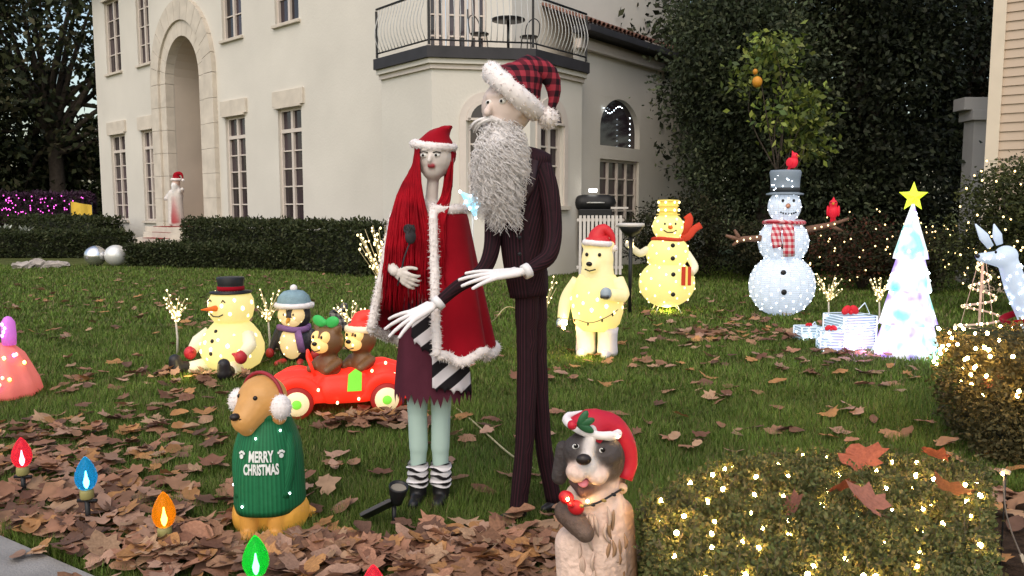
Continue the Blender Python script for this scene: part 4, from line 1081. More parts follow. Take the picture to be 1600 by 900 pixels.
    bc = hc+Vector((-.006,.018,.062)); tip = P(704,197); tip.y = bc.y-.02; hv = []; hf = []
    for k in range(13):
        q = k/12; c_ = bc+Vector(((tip.x-bc.x)*q**1.7, (tip.y-bc.y)*q, (tip.z-bc.z)*(1-(1-q)**1.5))); r_ = .094*(1-q)**.62*(1-.12*math.sin(q*3.1))+.003
        for i in range(26): a = 2*math.pi*i/26; hv.append(c_+Vector((math.cos(a)*r_*(1+.04*math.sin(3*a+k)), math.sin(a)*r_, .004*math.sin(4*a+k))))
    for k in range(12):
        for i in range(26): j = (i+1)%26; hf.append((k*26+i, k*26+j, (k+1)*26+j, (k+1)*26+i))
    hf.append([12*26+i for i in range(26)])
    ho = MB().add(hv, hf).build('hat', REDF, t)
    fur_tube('hat_brim', [bc+Vector((math.cos(a)*.097, math.sin(a)*.097, .010*math.cos(a)*-1-.012*math.sin(a)*-1)) for a in [2*math.pi*i/26 for i in range(27)]], .021, ho, n=1600, ln=.007)
    # dark dried flower in her hand: a thing of its own
    fs = P(621,430,-.21)+o; ft = P(643,372,-.22)+o
    f = thing('dried_flower', 'dark dried flower held by the red-haired figure', 'flower', fs); d = ft-fs
    DF = mat('dry_black_petal', (.035,.032,.035), rough=.9, var=.4, scale=30)
    MB().tube([Vector((0,0,-.05)), d*.5, d*.9], .004, 6).build('stem', DF, f)
    MB().ell(d*.93+Vector((0,0,.02)), (.026,.026,.036)).build('bud', DF, f)
    for k in range(14):
        a = k*2.4; q = .022+.0012*k; M = Matrix.Translation(d*.9+Vector((0,0,.012+.002*k))) @ Euler((0,0,a)).to_matrix().to_4x4() @ Euler((R(4+1.6*k),0,0)).to_matrix().to_4x4()
        MB().ell((0,.0,.02), (q*.8,.004,.030), seg=8, rings=6, M=M).build('petal', DF, f)
    return t
cape_woman()
# ------------------------------------------------------------------ sitting dog in a green jersey
def jersey_dog():
    base = G(424, 826); t = thing('dog_statue', 'golden sitting dog statue wearing green MERRY CHRISTMAS jersey and white earmuffs', 'dog statue', base)
    A = (.50,.24,.035); A2 = (.46,.21,.04); HD = (.42,.21,.06)
    hc = Vector((-.012,-.03,.605)); hd = Vector((-.46,-.89,0)).normalized(); sd_ = Vector((-hd.y, hd.x, 0))
    pr = [('c', (0,.02,.10), (0,.02,.30), .135, .14, A), ('c', (0,.0,.30), (0,-.01,.46), .14, .105, A), ('c', (0,-.01,.46), hc, .085, .08, HD),
          ('e', (-.11,-.02,.085), (.062,.12,.09), (0,0,.2), A), ('e', (.11,-.02,.085), (.062,.12,.09), (0,0,-.2), A),
          ('c', (-.065,-.10,.30), (-.062,-.125,.03), .05, .038, A2), ('c', (.065,-.10,.30), (.062,-.125,.03), .05, .038, A2),
          ('e', (-.064,-.150,.028), (.042,.055,.028), (0,0,0), A2), ('e', (.064,-.150,.028), (.042,.055,.028), (0,0,0), A2),
          ('e', hc+Vector((0,0,.03)), (.112,.112,.104), (0,0,0), HD), ('c', hc+hd*.05+Vector((0,0,.0)), hc+hd*.105+Vector((0,0,-.045)), .084, .066, HD),
          ('c', hc+hd*.06+Vector((0,0,-.045)), hc+hd*.10+Vector((0,0,-.088)), .050, .038, (.36,.16,.04)),
          ('c', hc+sd_*.085+Vector((0,0,.06)), hc+sd_*.10+Vector((0,0,-.05)), .028, .034, (.36,.17,.05)), ('c', hc-sd_*.085+Vector((0,0,.06)), hc-sd_*.10+Vector((0,0,-.05)), .028, .034, (.36,.17,.05)),
          ('c', (.08,.14,.06), (.17,.10,.04), .035, .025, A)]
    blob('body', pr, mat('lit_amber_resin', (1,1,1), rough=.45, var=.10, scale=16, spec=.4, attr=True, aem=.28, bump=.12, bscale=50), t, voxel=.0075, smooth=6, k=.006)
    MB().ell(hc+hd*.168+Vector((0,0,-.022)), (.024,.022,.017), (0,0,.7)).build('nose', mat('dark_nose', (.018,.012,.010), rough=.3), t)
    for s in (-1, 1):
        MB().ell(hc+hd*.092+sd_*.048*s+Vector((0,0,.052)), .011).build('eye', EYED, t)
    MB().tube([hc+hd*.165+sd_*.02+Vector((0,0,-.032)), hc+hd*.13+sd_*.052+Vector((0,0,-.028)), hc+hd*.08+sd_*.062+Vector((0,0,-.018))], .0035, 6).build('mouth_line', mat('dark_nose', (0,0,0)), t)
    # earmuffs
    em = MB().tube([hc+sd_*.118*math.cos(a)+Vector((0,0,.035+.112*math.sin(a))) for a in [math.pi*i/14 for i in range(15)]], .009, 8).build('earmuff_band', mat('red_plastic', (.28,.02,.03), rough=.5), t)
    for s in (-1, 1):
        mb = MB().ell(hc+sd_*.130*s+hd*.02+Vector((0,0,.005)), (.046,.046,.056), (0,0,0)); mb.spikes(500,.012,.0016); mb.build('earmuff', FURW, em)
    # ribbed jersey over chest and forelegs
    GR = stripes('green_knit', (.012,.105,.042), (.018,.155,.062), .0115, .5, .5, soft=.25)
    prof = [(.132,.128),(.158,.120),(.162,.150),(.160,.19),(.158,.26),(.155,.34),(.146,.42),(.128,.48),(.108,.525),(.098,.545),(.104,.552),(.100,.575),(.085,.58)]
    def bul(a, z): return .08*math.exp(-((abs((a+math.pi)%(2*math.pi)-math.pi)-.55)/.3)**2)*(1 if z < .42 else .3)*max(0, 1-abs(z-.25)/.3)
    js = MB(); js.lathe(prof, 72, ex=1.0, ey=1.08, caps=False, fold=bul); ob = js.build('jersey', GR, t)
    for s in (-1, 1):
        MB().tube(spline([(s*.085,-.04,.47), (s*.098,-.068,.38), (s*.094,-.092,.28), (s*.080,-.110,.20)], 10), [.040,.044,.046,.046,.046,.045,.044,.043,.042,.044], 16).build('sleeve', GR, ob)
    # lettering that follows the knit
    LET = mat('white_print', (.68,.70,.66), rough=.7, var=.12, scale=60)
    def rad(z):
        for (r0,z0),(r1,z1) in zip(prof[2:], prof[3:]):
            if z0 <= z <= z1: return r0+(r1-r0)*(z-z0)/max(z1-z0,1e-6)
        return .15
    def wrap(me, zc, cxa=0.0):
        n = len(me.vertices); co = np.empty(n*3, np.float32); me.vertices.foreach_get('co', co); co = co.reshape(-1,3)
        for i in range(n):
            x, y, z = co[i]; zz = zc+y; r = rad(zz); a = cxa + x/.158; rr = r*(1+bul(a, zz))+.0035+z
            co[i] = (math.sin(a)*rr, -math.cos(a)*rr*1.08, zz)
        me.vertices.foreach_set('co', co.ravel()); me.update()
    for txt, z, size, bold in (('MERRY', .395, .058, .0018), ('CHRISTMAS', .338, .056, .0018)):
        cu = bpy.data.curves.new(txt, 'FONT'); cu.body = txt; cu.size = size; cu.align_x = 'CENTER'; cu.align_y = 'CENTER'; cu.extrude = .0015; cu.offset = bold; cu.resolution_u = 3; cu.space_character = 1.0
        to = bpy.data.objects.new('tmp', cu); COL.objects.link(to); dg = bpy.context.evaluated_depsgraph_get()
        me = bpy.data.meshes.new_from_object(to.evaluated_get(dg)); bpy.data.objects.remove(to)
        bm = bmesh.new(); bm.from_mesh(me); bmesh.ops.triangulate(bm, faces=bm.faces); bmesh.ops.subdivide_edges(bm, edges=[e for e in bm.edges if e.calc_length() > .012], cuts=2); 
        wf = {'MERRY': .62, 'CHRISTMAS': .52}[txt]
        for v in bm.verts: v.co.x *= wf; v.co.y *= 1.15
        bm.to_mesh(me); bm.free(); me.materials.clear(); wrap(me, z, .08); put('lettering', me, LET, ob, False)
    for xa in (-.092, .092):
        mb = MB()
        for cx, cy, r in ((0,-.006,.0105), (-.012,.008,.0055), (-.004,.0135,.0055), (.005,.0135,.0055), (.0125,.008,.0055)):
            mb.lathe([(r,0),(r,.002)], 10, Matrix.Translation((xa+cx, cy, 0)))
        me = mb.mesh('paw_print'); wrap(me, .402, .08); put('paw_print', me, LET, ob, False)
    for a, z in ((-.75,.50),(-.1,.475),(.75,.50),(-.95,.25),(-.45,.17),(.85,.215)):
        r = rad(z)*(1+bul(a,z))+.004; bulb(ob, (math.sin(a)*r, -math.cos(a)*r*1.08, z), .0048, COOL)
    return t
jersey_dog()
# ------------------------------------------------------------------ white-chested begging dog in a Santa hat
def hat_dog():
    base = G(932, 962); Y = base.y; o = base
    t = thing('dog_statue', 'upright white-chested dog statue with dark face patches, red hat and bow', 'dog statue', base)
    def P(px, py, dy=0.0): return W(px, py, Y+dy) - o
    cr = (.72,.52,.42); gr = (.055,.045,.043); wh = (.62,.56,.52); br = (.34,.19,.10); paw = (.10,.065,.05)
    hc = P(928,715); S = Y/FPX*1.0
    def H(px, py, dy): return P(px, py, dy)
    pr = [('c', P(935,930), P(935,850), .125, .115, cr), ('c', P(935,850), P(935,790), .115, .10, cr), ('c', P(935,790), hc, .085, .085, cr),
          ('e', hc, (.115,.11,.112), (0,0,0), gr), ('e', P(905,705,-.05), (.060,.062,.062), (0,0,0), gr), ('e', P(948,708,-.05), (.060,.062,.062), (0,0,0), gr),
          ('c', P(925,672,-.075), P(918,715,-.112), .019, .022, wh), ('e', P(918,728,-.10), (.040,.05,.04), (0,0,0), wh),
          ('e', P(900,738,-.105), (.036,.052,.034), (0,0,.2), cr), ('e', P(934,742,-.105), (.038,.052,.034), (0,0,-.2), cr),
          ('c', P(896,752,-.06), P(911,768,-.09), .018, .022, (.10,.05,.045)), ('c', P(911,768,-.09), P(945,756,-.065), .022, .015, (.10,.05,.045)),
          ('c', P(880,700,.02), P(874,745,.02), .028, .030, gr), ('c', P(966,702,.02), P(966,748,.03), .028, .030, gr),
          ('e', P(925,775,-.02), (.10,.08,.06), (0,0,0), cr),
          ('c', P(885,800,-.06), P(905,822,-.12), .045, .040, paw), ('c', P(905,822,-.12), P(914,833,-.14), .038, .034, (.12,.08,.06)),
          ('c', P(898,850,-.02), P(905,930,-.04), .075, .08, cr), ('c', P(968,800,.0), P(972,900,.02), .052, .06, br), ('c', P(958,790,-.02), P(966,860,-.03), .035, .03, br),
          ('c', P(905,950,-.05), P(900,962,-.12), .05, .045, cr), ('c', P(960,950,-.05), P(960,962,-.12), .05, .045, cr)]
    blob('body', pr, mat('painted_resin_rough', (1,1,1), rough=.6, var=.16, scale=22, attr=True, bump=.5, bscale=45, spec=.25), t, voxel=.0065, smooth=4, k=.005)
    rb = mat('dark_nose', (0,0,0))
    MB().ell(P(912,718,-.155), (.027,.018,.020)).build('nose', rb, t)
    MB().ell(P(911,753,-.118), (.020,.024,.010), (.5,0,0)).build('tongue', mat('pink_tongue', (.55,.17,.20), rough=.35), t)
    for px, py in ((900,698), (942,704)):
        e = MB().ell(P(px,py,-.096), (.0135,.008,.0105)).build('eye', EYEW, t); MB().ell(P(px,py-1,-.1035), (.0085,.004,.0085)).build('pupil', EYED, e)
        MB().ell(P(px-1.5,py-3,-.107), .0022, seg=8, rings=6).build('eye_glint', EYEW, e)
    for s in range(26):                                              # carved hair locks down the chest
        x = rnd.uniform(905,978); y = rnd.uniform(790,915); k = abs(x-935)/45
        MB().tube(spline([P(x,y,-.115+.07*k*k), P(x+rnd.uniform(-5,5),y+18,-.122+.07*k*k), P(x+rnd.uniform(-8,8),y+36,-.112+.07*k*k)], 6), [.002,.006,.008,.007,.005,.001], 5).build('hair_lock', mat('cream_lock', (.56,.40,.31) , rough=.6, var=.2) if x < 950 else mat('tan_lock', (.34,.20,.11), rough=.6, var=.2), t)
    RH = mat('red_resin', (.46,.012,.03), rough=.45, var=.10, scale=10, bump=.1)
    # hat curls over to the far side and ends in a ball
    pth = spline([P(923,676,.0), P(932,664,.0), P(955,666,.01), P(974,690,.015), P(981,722,.015), P(975,748,.0)], 18)
    h = MB().tube(pth, [(.086,.098),(.082,.092),(.074,.080),(.066,.068),(.058,.058),(.052,.050)]+[.048-.0016*i for i in range(12)], 18).build('hat', RH, t)
    ring = [P(926,668,0)+Vector((math.cos(a)*.093, math.sin(a)*.090, .022*math.cos(a+.4)*-1+.008)) for a in [2*math.pi*i/26 for i in range(27)]]
    MB().tube(ring, .016, 9, jit=.15).build('hat_brim', FURW, h)
    MB().ell(P(972,763,-.02), .020).build('hat_ball', mat('cream_resin', (.55,.38,.25), rough=.5), h)
    HOL = mat('green_resin', (.02,.09,.035), rough=.4)
    for a in (-.5, .35, 1.1): MB().ell(P(906,662,-.10)+Vector((.02*math.cos(a),-.012,.022*math.sin(a))), (.034,.008,.015), (0,-a,0)).build('holly_leaf', HOL, h)
    MB().ell(P(894,664,-.13), .017).build('holly_berry', RH, h)
    # bow tie and small bulbs on the collar
    b0 = P(892,786,-.125)
    bw_ = MB().ell(b0+Vector((-.016,0,.020)), (.028,.018,.024), (0,.5,0)).ell(b0+Vector((.018,.0,-.016)), (.030,.018,.026), (0,.5,0)).ell(b0+Vector((0,-.012,0)), .013).build('bow_tie', mat('red_bow', (.48,.015,.02), rough=.4, var=.1), t)
    col = spline([P(892,786,-.12), P(912,790,-.13), P(935,785,-.125), P(955,774,-.10), P(972,764,-.03)], 16)
    cw = MB().tube(col, .004, 6).build('collar', BLK, t)
    for i, p in enumerate(col[3::3]): MB().ell(Vector(p)+Vector((0,-.006,0)), (.010,.006,.006), (0,.4,0), seg=8, rings=6).build('collar_bulb', BLK if i % 2 else mat('amber_bead', (.3,.2,.06), rough=.2), cw)
    bulb(cw, P(918,783,-.140), .005, WARM); bulb(cw, P(887,780,-.150), .005, WARM); bulb(cw, P(966,682,-.068), .004, WARM)
    return t
hat_dog()
# ================================================================== lit decorations on the lawn
YG = (1.0,.80,.28)
SHELLY = glow('yellow_lit_shell', (.34,.32,.20), (1,.78,.22), .52)
SHELLW = glow('white_lit_shell', (.55,.53,.46), (1,.80,.32), .26)
def surf_bulbs(parent, c, r, n, br, m, seed, front=True, zmin=-.8, zmax=.85, off=1.0):
    """evenly spread bulbs over the camera side of an ellipsoid"""
    g = random.Random(seed); k = 0; N = n*2; out = []
    for i in range(N):
        z = 1-2*(i+.5)/N; a = i*2.39996+seed
        if not zmin < z < zmax: continue
        q = math.sqrt(1-z*z); d = Vector((q*math.sin(a), -q*math.cos(a), z))
        if front and d.y > .25: continue
        bulb(parent, Vector(c)+Vector((d.x*r[0]*off, d.y*r[1]*off, d.z*r[2]*off)), br*g.uniform(.85,1.15), m)
# --- small sitting snowman with black top hat
def sitting_snowman():
    b = G(365, 578); t = thing('lit_snowman', 'small yellow lit snowman sitting, black top hat with red band', 'snowman', b, R(-22))
    S = b.y/FPX
    bd = MB().lathe([(.02,.01),(.17,.015),(.24,.06),(.283,.16),(.285,.24),(.25,.34),(.19,.42),(.155,.455)], 32).build('body', SHELLY, t)
    hd = MB().lathe([(.15,.455),(.185,.50),(.205,.58),(.20,.66),(.17,.72),(.09,.76),(.01,.765)], 32).build('head', SHELLY, t)
    surf_bulbs(bd, (0,0,.22), (.278,.278,.22), 34, .019, WARMLOW, 1); surf_bulbs(hd, (0,0,.60), (.203,.203,.16), 18, .019, WARMLOW, 2)
    MB().tube([(0,-.19,.60),(-.01,-.26,.60),(-.02,-.36,.605)], [.030,.020,.004], 10).build('carrot_nose', mat('orange_felt', (.55,.12,.02), rough=.8, emis=(.8,.15,.02), es=.25), t)
    for s in (-1,1): MB().tube([(s*.075-.02,-.188,.655),(s*.075,-.192,.675),(s*.075+.02,-.188,.655)], .006, 6).build('eye', BLK, t)
    MB().tube([(-.07,-.192,.545),(-.03,-.203,.525),(.03,-.203,.525),(.07,-.192,.545)], .006, 6).build('mouth', BLK, t)
    for z in (.20,.31,.39): MB().ell((0,-math.sqrt(max(.08-(z-.2)**2,.02))-.0,z), (.018,.014,.02), seg=10, rings=6).build('button', BLK, t)
    ht = MB().lathe([(.02,.715),(.185,.72),(.19,.735),(.12,.745),(.115,.80),(.125,.86),(.12,.868),(.01,.868)], 28).build('hat', BLK, t)
    MB().lathe([(.118,.747),(.122,.748),(.121,.785),(.116,.786)], 28, caps=False).build('hat_band', REDF, ht)
    for s in (-1,1):
        MB().tube([(s*.22,-.05,.35),(s*.30,-.12,.27),(s*.29,-.20,.20)], [.06,.06,.05], 12).build('arm', SHELLW, t)
        blob('mitten', [('e', (s*.29,-.23,.18), (.055,.06,.065), (0,0,0), (.45,.02,.03)), ('c', (s*.25,-.23,.19), (s*.23,-.26,.21), .02, .018, (.45,.02,.03))], VC, t, voxel=.012)
        MB().tube([(s*.14,-.12,.07),(s*.20,-.26,.06),(s*.24,-.34,.055)], [.075,.065,.06], 12).build('leg', SHELLW, t)
        blob('boot', [('c', (s*.24,-.34,.065), (s*.27,-.42,.07), .062, .068, (.014,.012,.014)), ('c', (s*.27,-.42,.07), (s*.275,-.43,.15), .065, .055, (.014,.012,.014))], VC, t, voxel=.012)
sitting_snowman()
# --- penguin
def penguin():
    b = G(462, 568); t = thing('lit_penguin', 'lit penguin with pale blue beanie and purple scarf behind the red car', 'penguin', b, R(-8))
    t.scale = (.86,.86,.86); DK_ = (.03,.026,.032); CR = (.7,.6,.42)
    blob('body', [('e', (0,.02,.25), (.21,.18,.24), (0,0,0), DK_), ('e', (0,.01,.55), (.185,.17,.17), (0,0,0), DK_),
         ('c', (-.19,0,.36), (-.26,-.06,.15), .05, .035, DK_), ('c', (.19,0,.36), (.26,-.06,.15), .05, .035, DK_)], VC, t, voxel=.012)
    CREAM = glow('cream_lit_shell', (.45,.38,.25), (1,.68,.26), .42)
    bl = MB().ell((0,-.055,.25), (.15,.135,.19)).build('belly', CREAM, t)
    fc = MB()
    for s in (-1,1): fc.ell((s*.07,-.075,.56), (.085,.09,.10))
    fc.ell((0,-.08,.50), (.12,.09,.075)); fo = fc.build('face', CREAM, t)
    surf_bulbs(bl, (0,-.055,.25), (.148,.133,.188), 12, .011, WARMLOW, 4); surf_bulbs(fo, (0,-.09,.53), (.13,.085,.09), 7, .010, WARMLOW, 5)
    for s in (-1,1): MB().ell((s*.055,-.160,.575), (.011,.008,.014), seg=10, rings=6).build('eye', EYED, t)
    MB().tube([(0,-.155,.52),(0,-.20,.50),(0,-.215,.485)], [.026,.016,.004], 10).build('beak', mat('orange_beak', (.6,.28,.03), rough=.5), t)
    BL = mat('pale_blue_knit', (.20,.30,.34), rough=.9, var=.2, scale=12, bump=.4)
    bn = MB().lathe([(.185,.66),(.187,.70),(.165,.77),(.11,.82),(.02,.84)], 28).build('beanie', BL, t)
    fur_tube('beanie_brim', [(math.cos(a)*.19, math.sin(a)*.185, .665) for a in [2*math.pi*i/24 for i in range(25)]], .032, bn, n=500)
    MB().ell((0,0,.855), .04).build('pompom', FURW, bn)
    PS = mat('purple_scarf', (.20,.10,.24), rough=.9, var=.2, scale=14, bump=.3)
    sc = MB().tube([(math.cos(a)*.165, math.sin(a)*.15-.02, .415+.012*math.sin(2*a)) for a in [2*math.pi*i/24 for i in range(25)]], [(.03,.035)]*25, 10).build('scarf', PS, t)
    MB().tube([(.10,-.16,.40),(.13,-.185,.30),(.15,-.17,.16)], [(.012,.04),(.012,.045),(.010,.045)], 10).build('scarf_end', PS, sc)
    for s in (-1,1):
        blob('foot', [('c', (s*.10,-.10,.035), (s*.13,-.20,.03), .045, .038, (.40,.03,.03))], VC, t, voxel=.012)
        blob('mitten', [('e', (s*.265,-.08,.13), (.05,.05,.06), (0,0,0), (.40,.03,.03))], VC, t, voxel=.012)
penguin()
# --- lit red toy car
CARP = G(537, 642); CRZ = R(14)
def toy_car():
    b = CARP; t = thing('lit_toy_car', 'glowing red toy convertible carrying two bears', 'toy car', b, CRZ)
    RED = glow('red_lit_shell', (.60,.025,.015), (1,.030,.010), .55)
    GRN = glow('green_lit_shell', (.1,.5,.05), (.30,.75,.05), .5); HUB = glow('cream_hub', (.7,.6,.4), (1,.72,.35), .45)
    pr = [('c', (-.40,0,.20), (.36,0,.20), .13, .135, (1,0,0)), ('c', (-.44,-.02,.17), (-.30,-.10,.16), .10, .12, (1,0,0)), ('c', (.30,-.06,.23), (.38,-.04,.22), .14, .12, (1,0,0)),
          ('c', (-.44,.10,.17), (-.30,.12,.18), .10, .12, (1,0,0)), ('c', (.28,.10,.24), (.40,.10,.22), .14, .12, (1,0,0)), ('c', (-.10,-.13,.19), (.15,-.13,.19), .10, .10, (1,0,0)), ('c', (-.10,.16,.19), (.15,.16,.19), .10, .10, (1,0,0)),
          ('c', (-.12,-.16,.28), (.14,-.16,.29), .03, .03, (1,0,0)), ('c', (-.12,.2,.28), (.14,.2,.29), .03, .03, (1,0,0))]
    bd = blob('body', pr, RED, t, voxel=.014, smooth=6)
    for x in (-.33, .30):
        for s in (-1, 1):
            M = Matrix.Translation((x, s*.205 if s < 0 else .225, .125)) @ Matrix.Rotation(R(90)*-s, 4, 'X')
            wh = MB().lathe([(.02,-.03),(.105,-.03),(.118,-.012),(.118,.012),(.105,.03),(.02,.03)], 26, M @ Matrix.Rotation(math.pi,4,'X')).build('wheel', mat('dark_red_tyre', (.22,.012,.012), rough=.6, emis=(1,.05,.02), es=.12), t)
            MB().lathe([(.090,.0),(.086,.040),(.03,.046),(.001,.046)], 24, M).build('hub', HUB, wh); MB().ell((0,0,.05), (.034,.034,.014), M=M).build('hub_cap', GRN, wh)
            MB().tube([Vector((x+.152*math.cos(a), s*.20, .125+.152*math.sin(a))) for a in [math.pi*i/16 for i in range(17)]], [(.03,.045)]*17, 10).build('fender', RED, t)
    MB().prism([(.02,.20),(.12,.20),(.125,.33),(.08,.36),(.03,.32)], .012, y0=-.245).build('door_panel', GRN, t, smooth=False, recalc=True)
    MB().tube([(-.20,-.13,.30),(-.25,-.13,.44),(-.25,.15,.44),(-.20,.15,.30)], .012, 8).build('windscreen_frame', RED, t)
    MB().tube([(-.09+.055*math.cos(a), -.0, .40+.055*math.sin(a)) for a in [2*math.pi*i/16 for i in range(17)]], .009, 8).build('steering_wheel', BLK, t)
    MB().tube([(-.09,0,.34),(-.16,0,.30)], .009, 6).build('steering_column', BLK, t)
    for s in (-1,1): MB().ell((-.50,.10*s-.02,.22), (.03,.035,.035)).build('headlight', HUB, t)
    MB().tube([(.50,-.18,.12),(.53,0,.12),(.50,.2,.12)], .022, 8).build('bumper', RED, t); MB().tube([(-.54,-.16,.10),(-.58,0,.10),(-.54,.18,.10)], .022, 8).build('bumper', RED, t)
    for p in ((-.47,-.11,.24),(-.36,-.20,.27),(-.18,-.235,.22),(.10,-.235,.14),(.20,-.19,.33),(.36,-.20,.30),(.30,-.17,.38),(.43,-.17,.24),(-.05,-.235,.12),(.48,-.09,.20),(-.44,-.17,.11)): bulb(bd, p, .011, WARMLOW)
toy_car()
def rider(label, dx, dy, hat, seed):
    cr, sr = math.cos(CRZ), math.sin(CRZ)
    b = CARP + Vector((dx*cr-dy*sr, dx*sr+dy*cr, .26)); t = thing('lit_bear', label, 'toy bear', b, R(-28))
    t.scale = (1.12,1.12,1.12); BR_ = (.17,.085,.035); TN = (.7,.45,.16)
    blob('body', [('e', (0,0,.07), (.085,.075,.11), (0,0,0), BR_), ('e', (0,0,.245), (.105,.098,.10), (0,0,0), BR_), ('c', (-.075,0,.32), (-.080,0,.335), .032, .030, BR_), ('c', (.075,0,.32), (.080,0,.335), .032, .030, BR_),
        ('c', (-.08,0,.11), (-.07,-.10,.07), .032, .028, BR_), ('c', (.08,0,.11), (.07,-.10,.07), .032, .028, BR_)], VC, t, voxel=.010)
    LT_ = glow('tan_lit_shell', (.65,.45,.2), (1,.58,.16), .50)
    mz = MB().ell((0,-.075,.225), (.062,.06,.050)).build('muzzle', LT_, t)
    fm = MB().ell((-.036,-.066,.275), (.034,.04,.042)).ell((.036,-.066,.275), (.034,.04,.042)).build('face_patch', LT_, t)
    MB().ell((0,-.132,.243), (.020,.014,.014), seg=10, rings=6).build('nose', EYED, t)
    for s in (-1,1): MB().ell((s*.034,-.104,.283), (.009,.006,.012), seg=10, rings=6).build('eye', EYED, t)
    MB().tube([(-.034,-.122,.203),(0,-.136,.193),(.034,-.122,.203)], .004, 6).build('mouth', EYED, t)
    bulb(mz, (.03,-.125,.222), .008, WARMLOW); bulb(fm, (-.036,-.107,.262), .007, WARMLOW)
    if hat: santa_hat(t, (0,.005,.315), .088, [(.05,.02,.40), (.10,.03,.37), (.135,.02,.30)], glow('red_lit_hat', (.5,.03,.02), (1,.05,.03), .35), glow('cream_lit_fur', (.7,.6,.45), (1,.75,.4), .35), band=.022, ball=.025, up=.7, n=250)
    else:
        GB = glow('green_lit_bow', (.03,.3,.06), (.06,.5,.10), .25)
        bo = MB().ell((-.055,-.02,.375), (.055,.02,.036), (0,.3,0)).ell((.055,-.02,.375), (.055,.02,.036), (0,-.3,0)).build('bow', GB, t); MB().ell((0,-.03,.37), .02).build('bow_knot', GB, bo)
rider('small lit bear with a green bow riding in the red toy car', -.10, -.02, False, 1)
rider('small lit bear in a Santa hat riding in the red toy car', .14, .02, True, 2)
# small grey checked bundle behind the car
g_ = G(530, 520); t = thing('checked_bundle', 'small grey checked bundle standing behind the riders', 'bundle', g_)
blob('cloth', [('e', (0,0,.10), (.12,.10,.11), (0,0,0), (.1,.1,.1)), ('e', (-.03,0,.22), (.09,.08,.08), (0,0,0), (.1,.1,.1)), ('c', (.03,0,.25), (.07,0,.32), .04, .05, (.1,.1,.1))], plaid('grey_check', (.22,.21,.19), (.09,.085,.08), (.03,.03,.03), .07), t, voxel=.015)
MB().tube([(math.cos(a)*.075, math.sin(a)*.07, .265) for a in [2*math.pi*i/16 for i in range(17)]], .012, 8).build('tie', BLK, t)
# --- standing white bear
def standing_bear():
    b = G(932, 556); t = thing('lit_bear', 'glowing white bear standing upright in a Santa hat, holding string lights', 'bear', b, R(-24))
    SH = glow('bear_lit_shell', (.45,.40,.26), (1,.74,.16), .56); TOP = glow('bear_pale_shell', (.48,.44,.32), (1,.78,.24), .42)
    PLAIN = mat('white_fleece', (.68,.62,.60), rough=.95, var=.06, scale=8, bump=.3)
    f = MB(); f.lathe([(.02,.27),(.17,.27),(.235,.34),(.265,.46),(.268,.56),(.25,.68),(.215,.78),(.185,.83)], 36, ey=.85, fold=lambda a,z: .012*math.sin(a*14+z*20)); bd = f.build('body', SH, t)
    blob('head', [('e', (0,0,.98), (.165,.155,.20), (0,0,0), (1,1,1)), ('c', (0,0,.80), (0,0,.98), .175, .15, (1,1,1)), ('c', (0,-.09,.95), (0,-.20,.93), .085, .062, (1,1,1)),
         ('c', (-.13,.01,1.12), (-.14,.01,1.14), .04, .035, (1,1,1)), ('c', (.13,.01,1.12), (.14,.01,1.14), .04, .035, (1,1,1))], TOP, t, voxel=.014)
    MB().ell((0,-.262,.955), (.032,.02,.024)).build('nose', EYED, t)
    for s in (-1,1):
        MB().ell((s*.066,-.142,1.04), (.018,.012,.020)).build('eye', EYED, t)
    MB().tube([(-.055,-.225,.90),(0,-.255,.885),(.055,-.225,.90)], .007, 6).build('mouth', EYED, t)
    surf_bulbs(bd, (0,0,.54), (.262,.225,.27), 34, .019, WARMLOW, 7)
    for s in (-1,1):
        lg = MB().lathe([(.10,.02),(.105,.06),(.098,.14),(.10,.24),(.11,.30)], 24, Matrix.Translation((s*.115,0,0))).build('leg', PLAIN, t)
        blob('foot', [('c', (s*.115,-.03,.04), (s*.125,-.13,.035), .065, .05, (.66,.60,.58))], SKINC, t, voxel=.012)
    def arm(pts, m, rr): return MB().tube(spline(pts, 10), [rr*(1-.25*i/9) for i in range(10)], 14).build('arm', m, t)
    arm([(-.20,0,.76),(-.32,-.02,.58),(-.34,-.08,.38)], TOP, .075); arm([(.20,0,.78),(.28,-.06,.64),(.20,-.22,.66)], TOP, .08)
    BLU = mat('grey_blue_paw', (.30,.37,.42), rough=.7)
    for c in ((-.345,-.09,.33), (.17,-.25,.67)): 
        blob('paw', [('e', c, (.06,.06,.065), (0,0,0), (.30,.36,.40))] + [('c', c, (c[0]+dx, c[1]-.05, c[2]-.03), .02, .02, (.03,.03,.03)) for dx in (-.03,0,.03)], VC, t, voxel=.012)
    santa_hat(t, (0,.0,1.15), .125, [(.06,.02,1.29), (.14,.03,1.22), (.165,.03,1.10)], glow('red_lit_felt', (.45,.02,.025), (1,.03,.03), .10), FURW, tilt=(.0,.06,0), band=.03, ball=.035, up=.7, n=400)
    sl = thing('string_lights', 'dark wire of lights draped across the standing white bear', 'string lights', b, R(-24))
    pts = spline([(-.30,-.16,.36),(-.16,-.24,.40),(.02,-.262,.375),(.18,-.215,.44),(.25,-.10,.50)], 16)
    MB().tube(pts, .004, 5).build('wire', BLK, sl)
    for i, p in enumerate(pts[1::3]): MB().ell(Vector(p)-Vector((0,.01,.012)), (.010,.010,.018), seg=8, rings=6).build('unlit_bulb', BLK, sl)
    for k in range(7): bulb(sl, (-.30+rnd.uniform(-.03,.04), -.17+rnd.uniform(-.03,.02), .32+rnd.uniform(-.03,.05)), .012, WARM)
standing_bear()
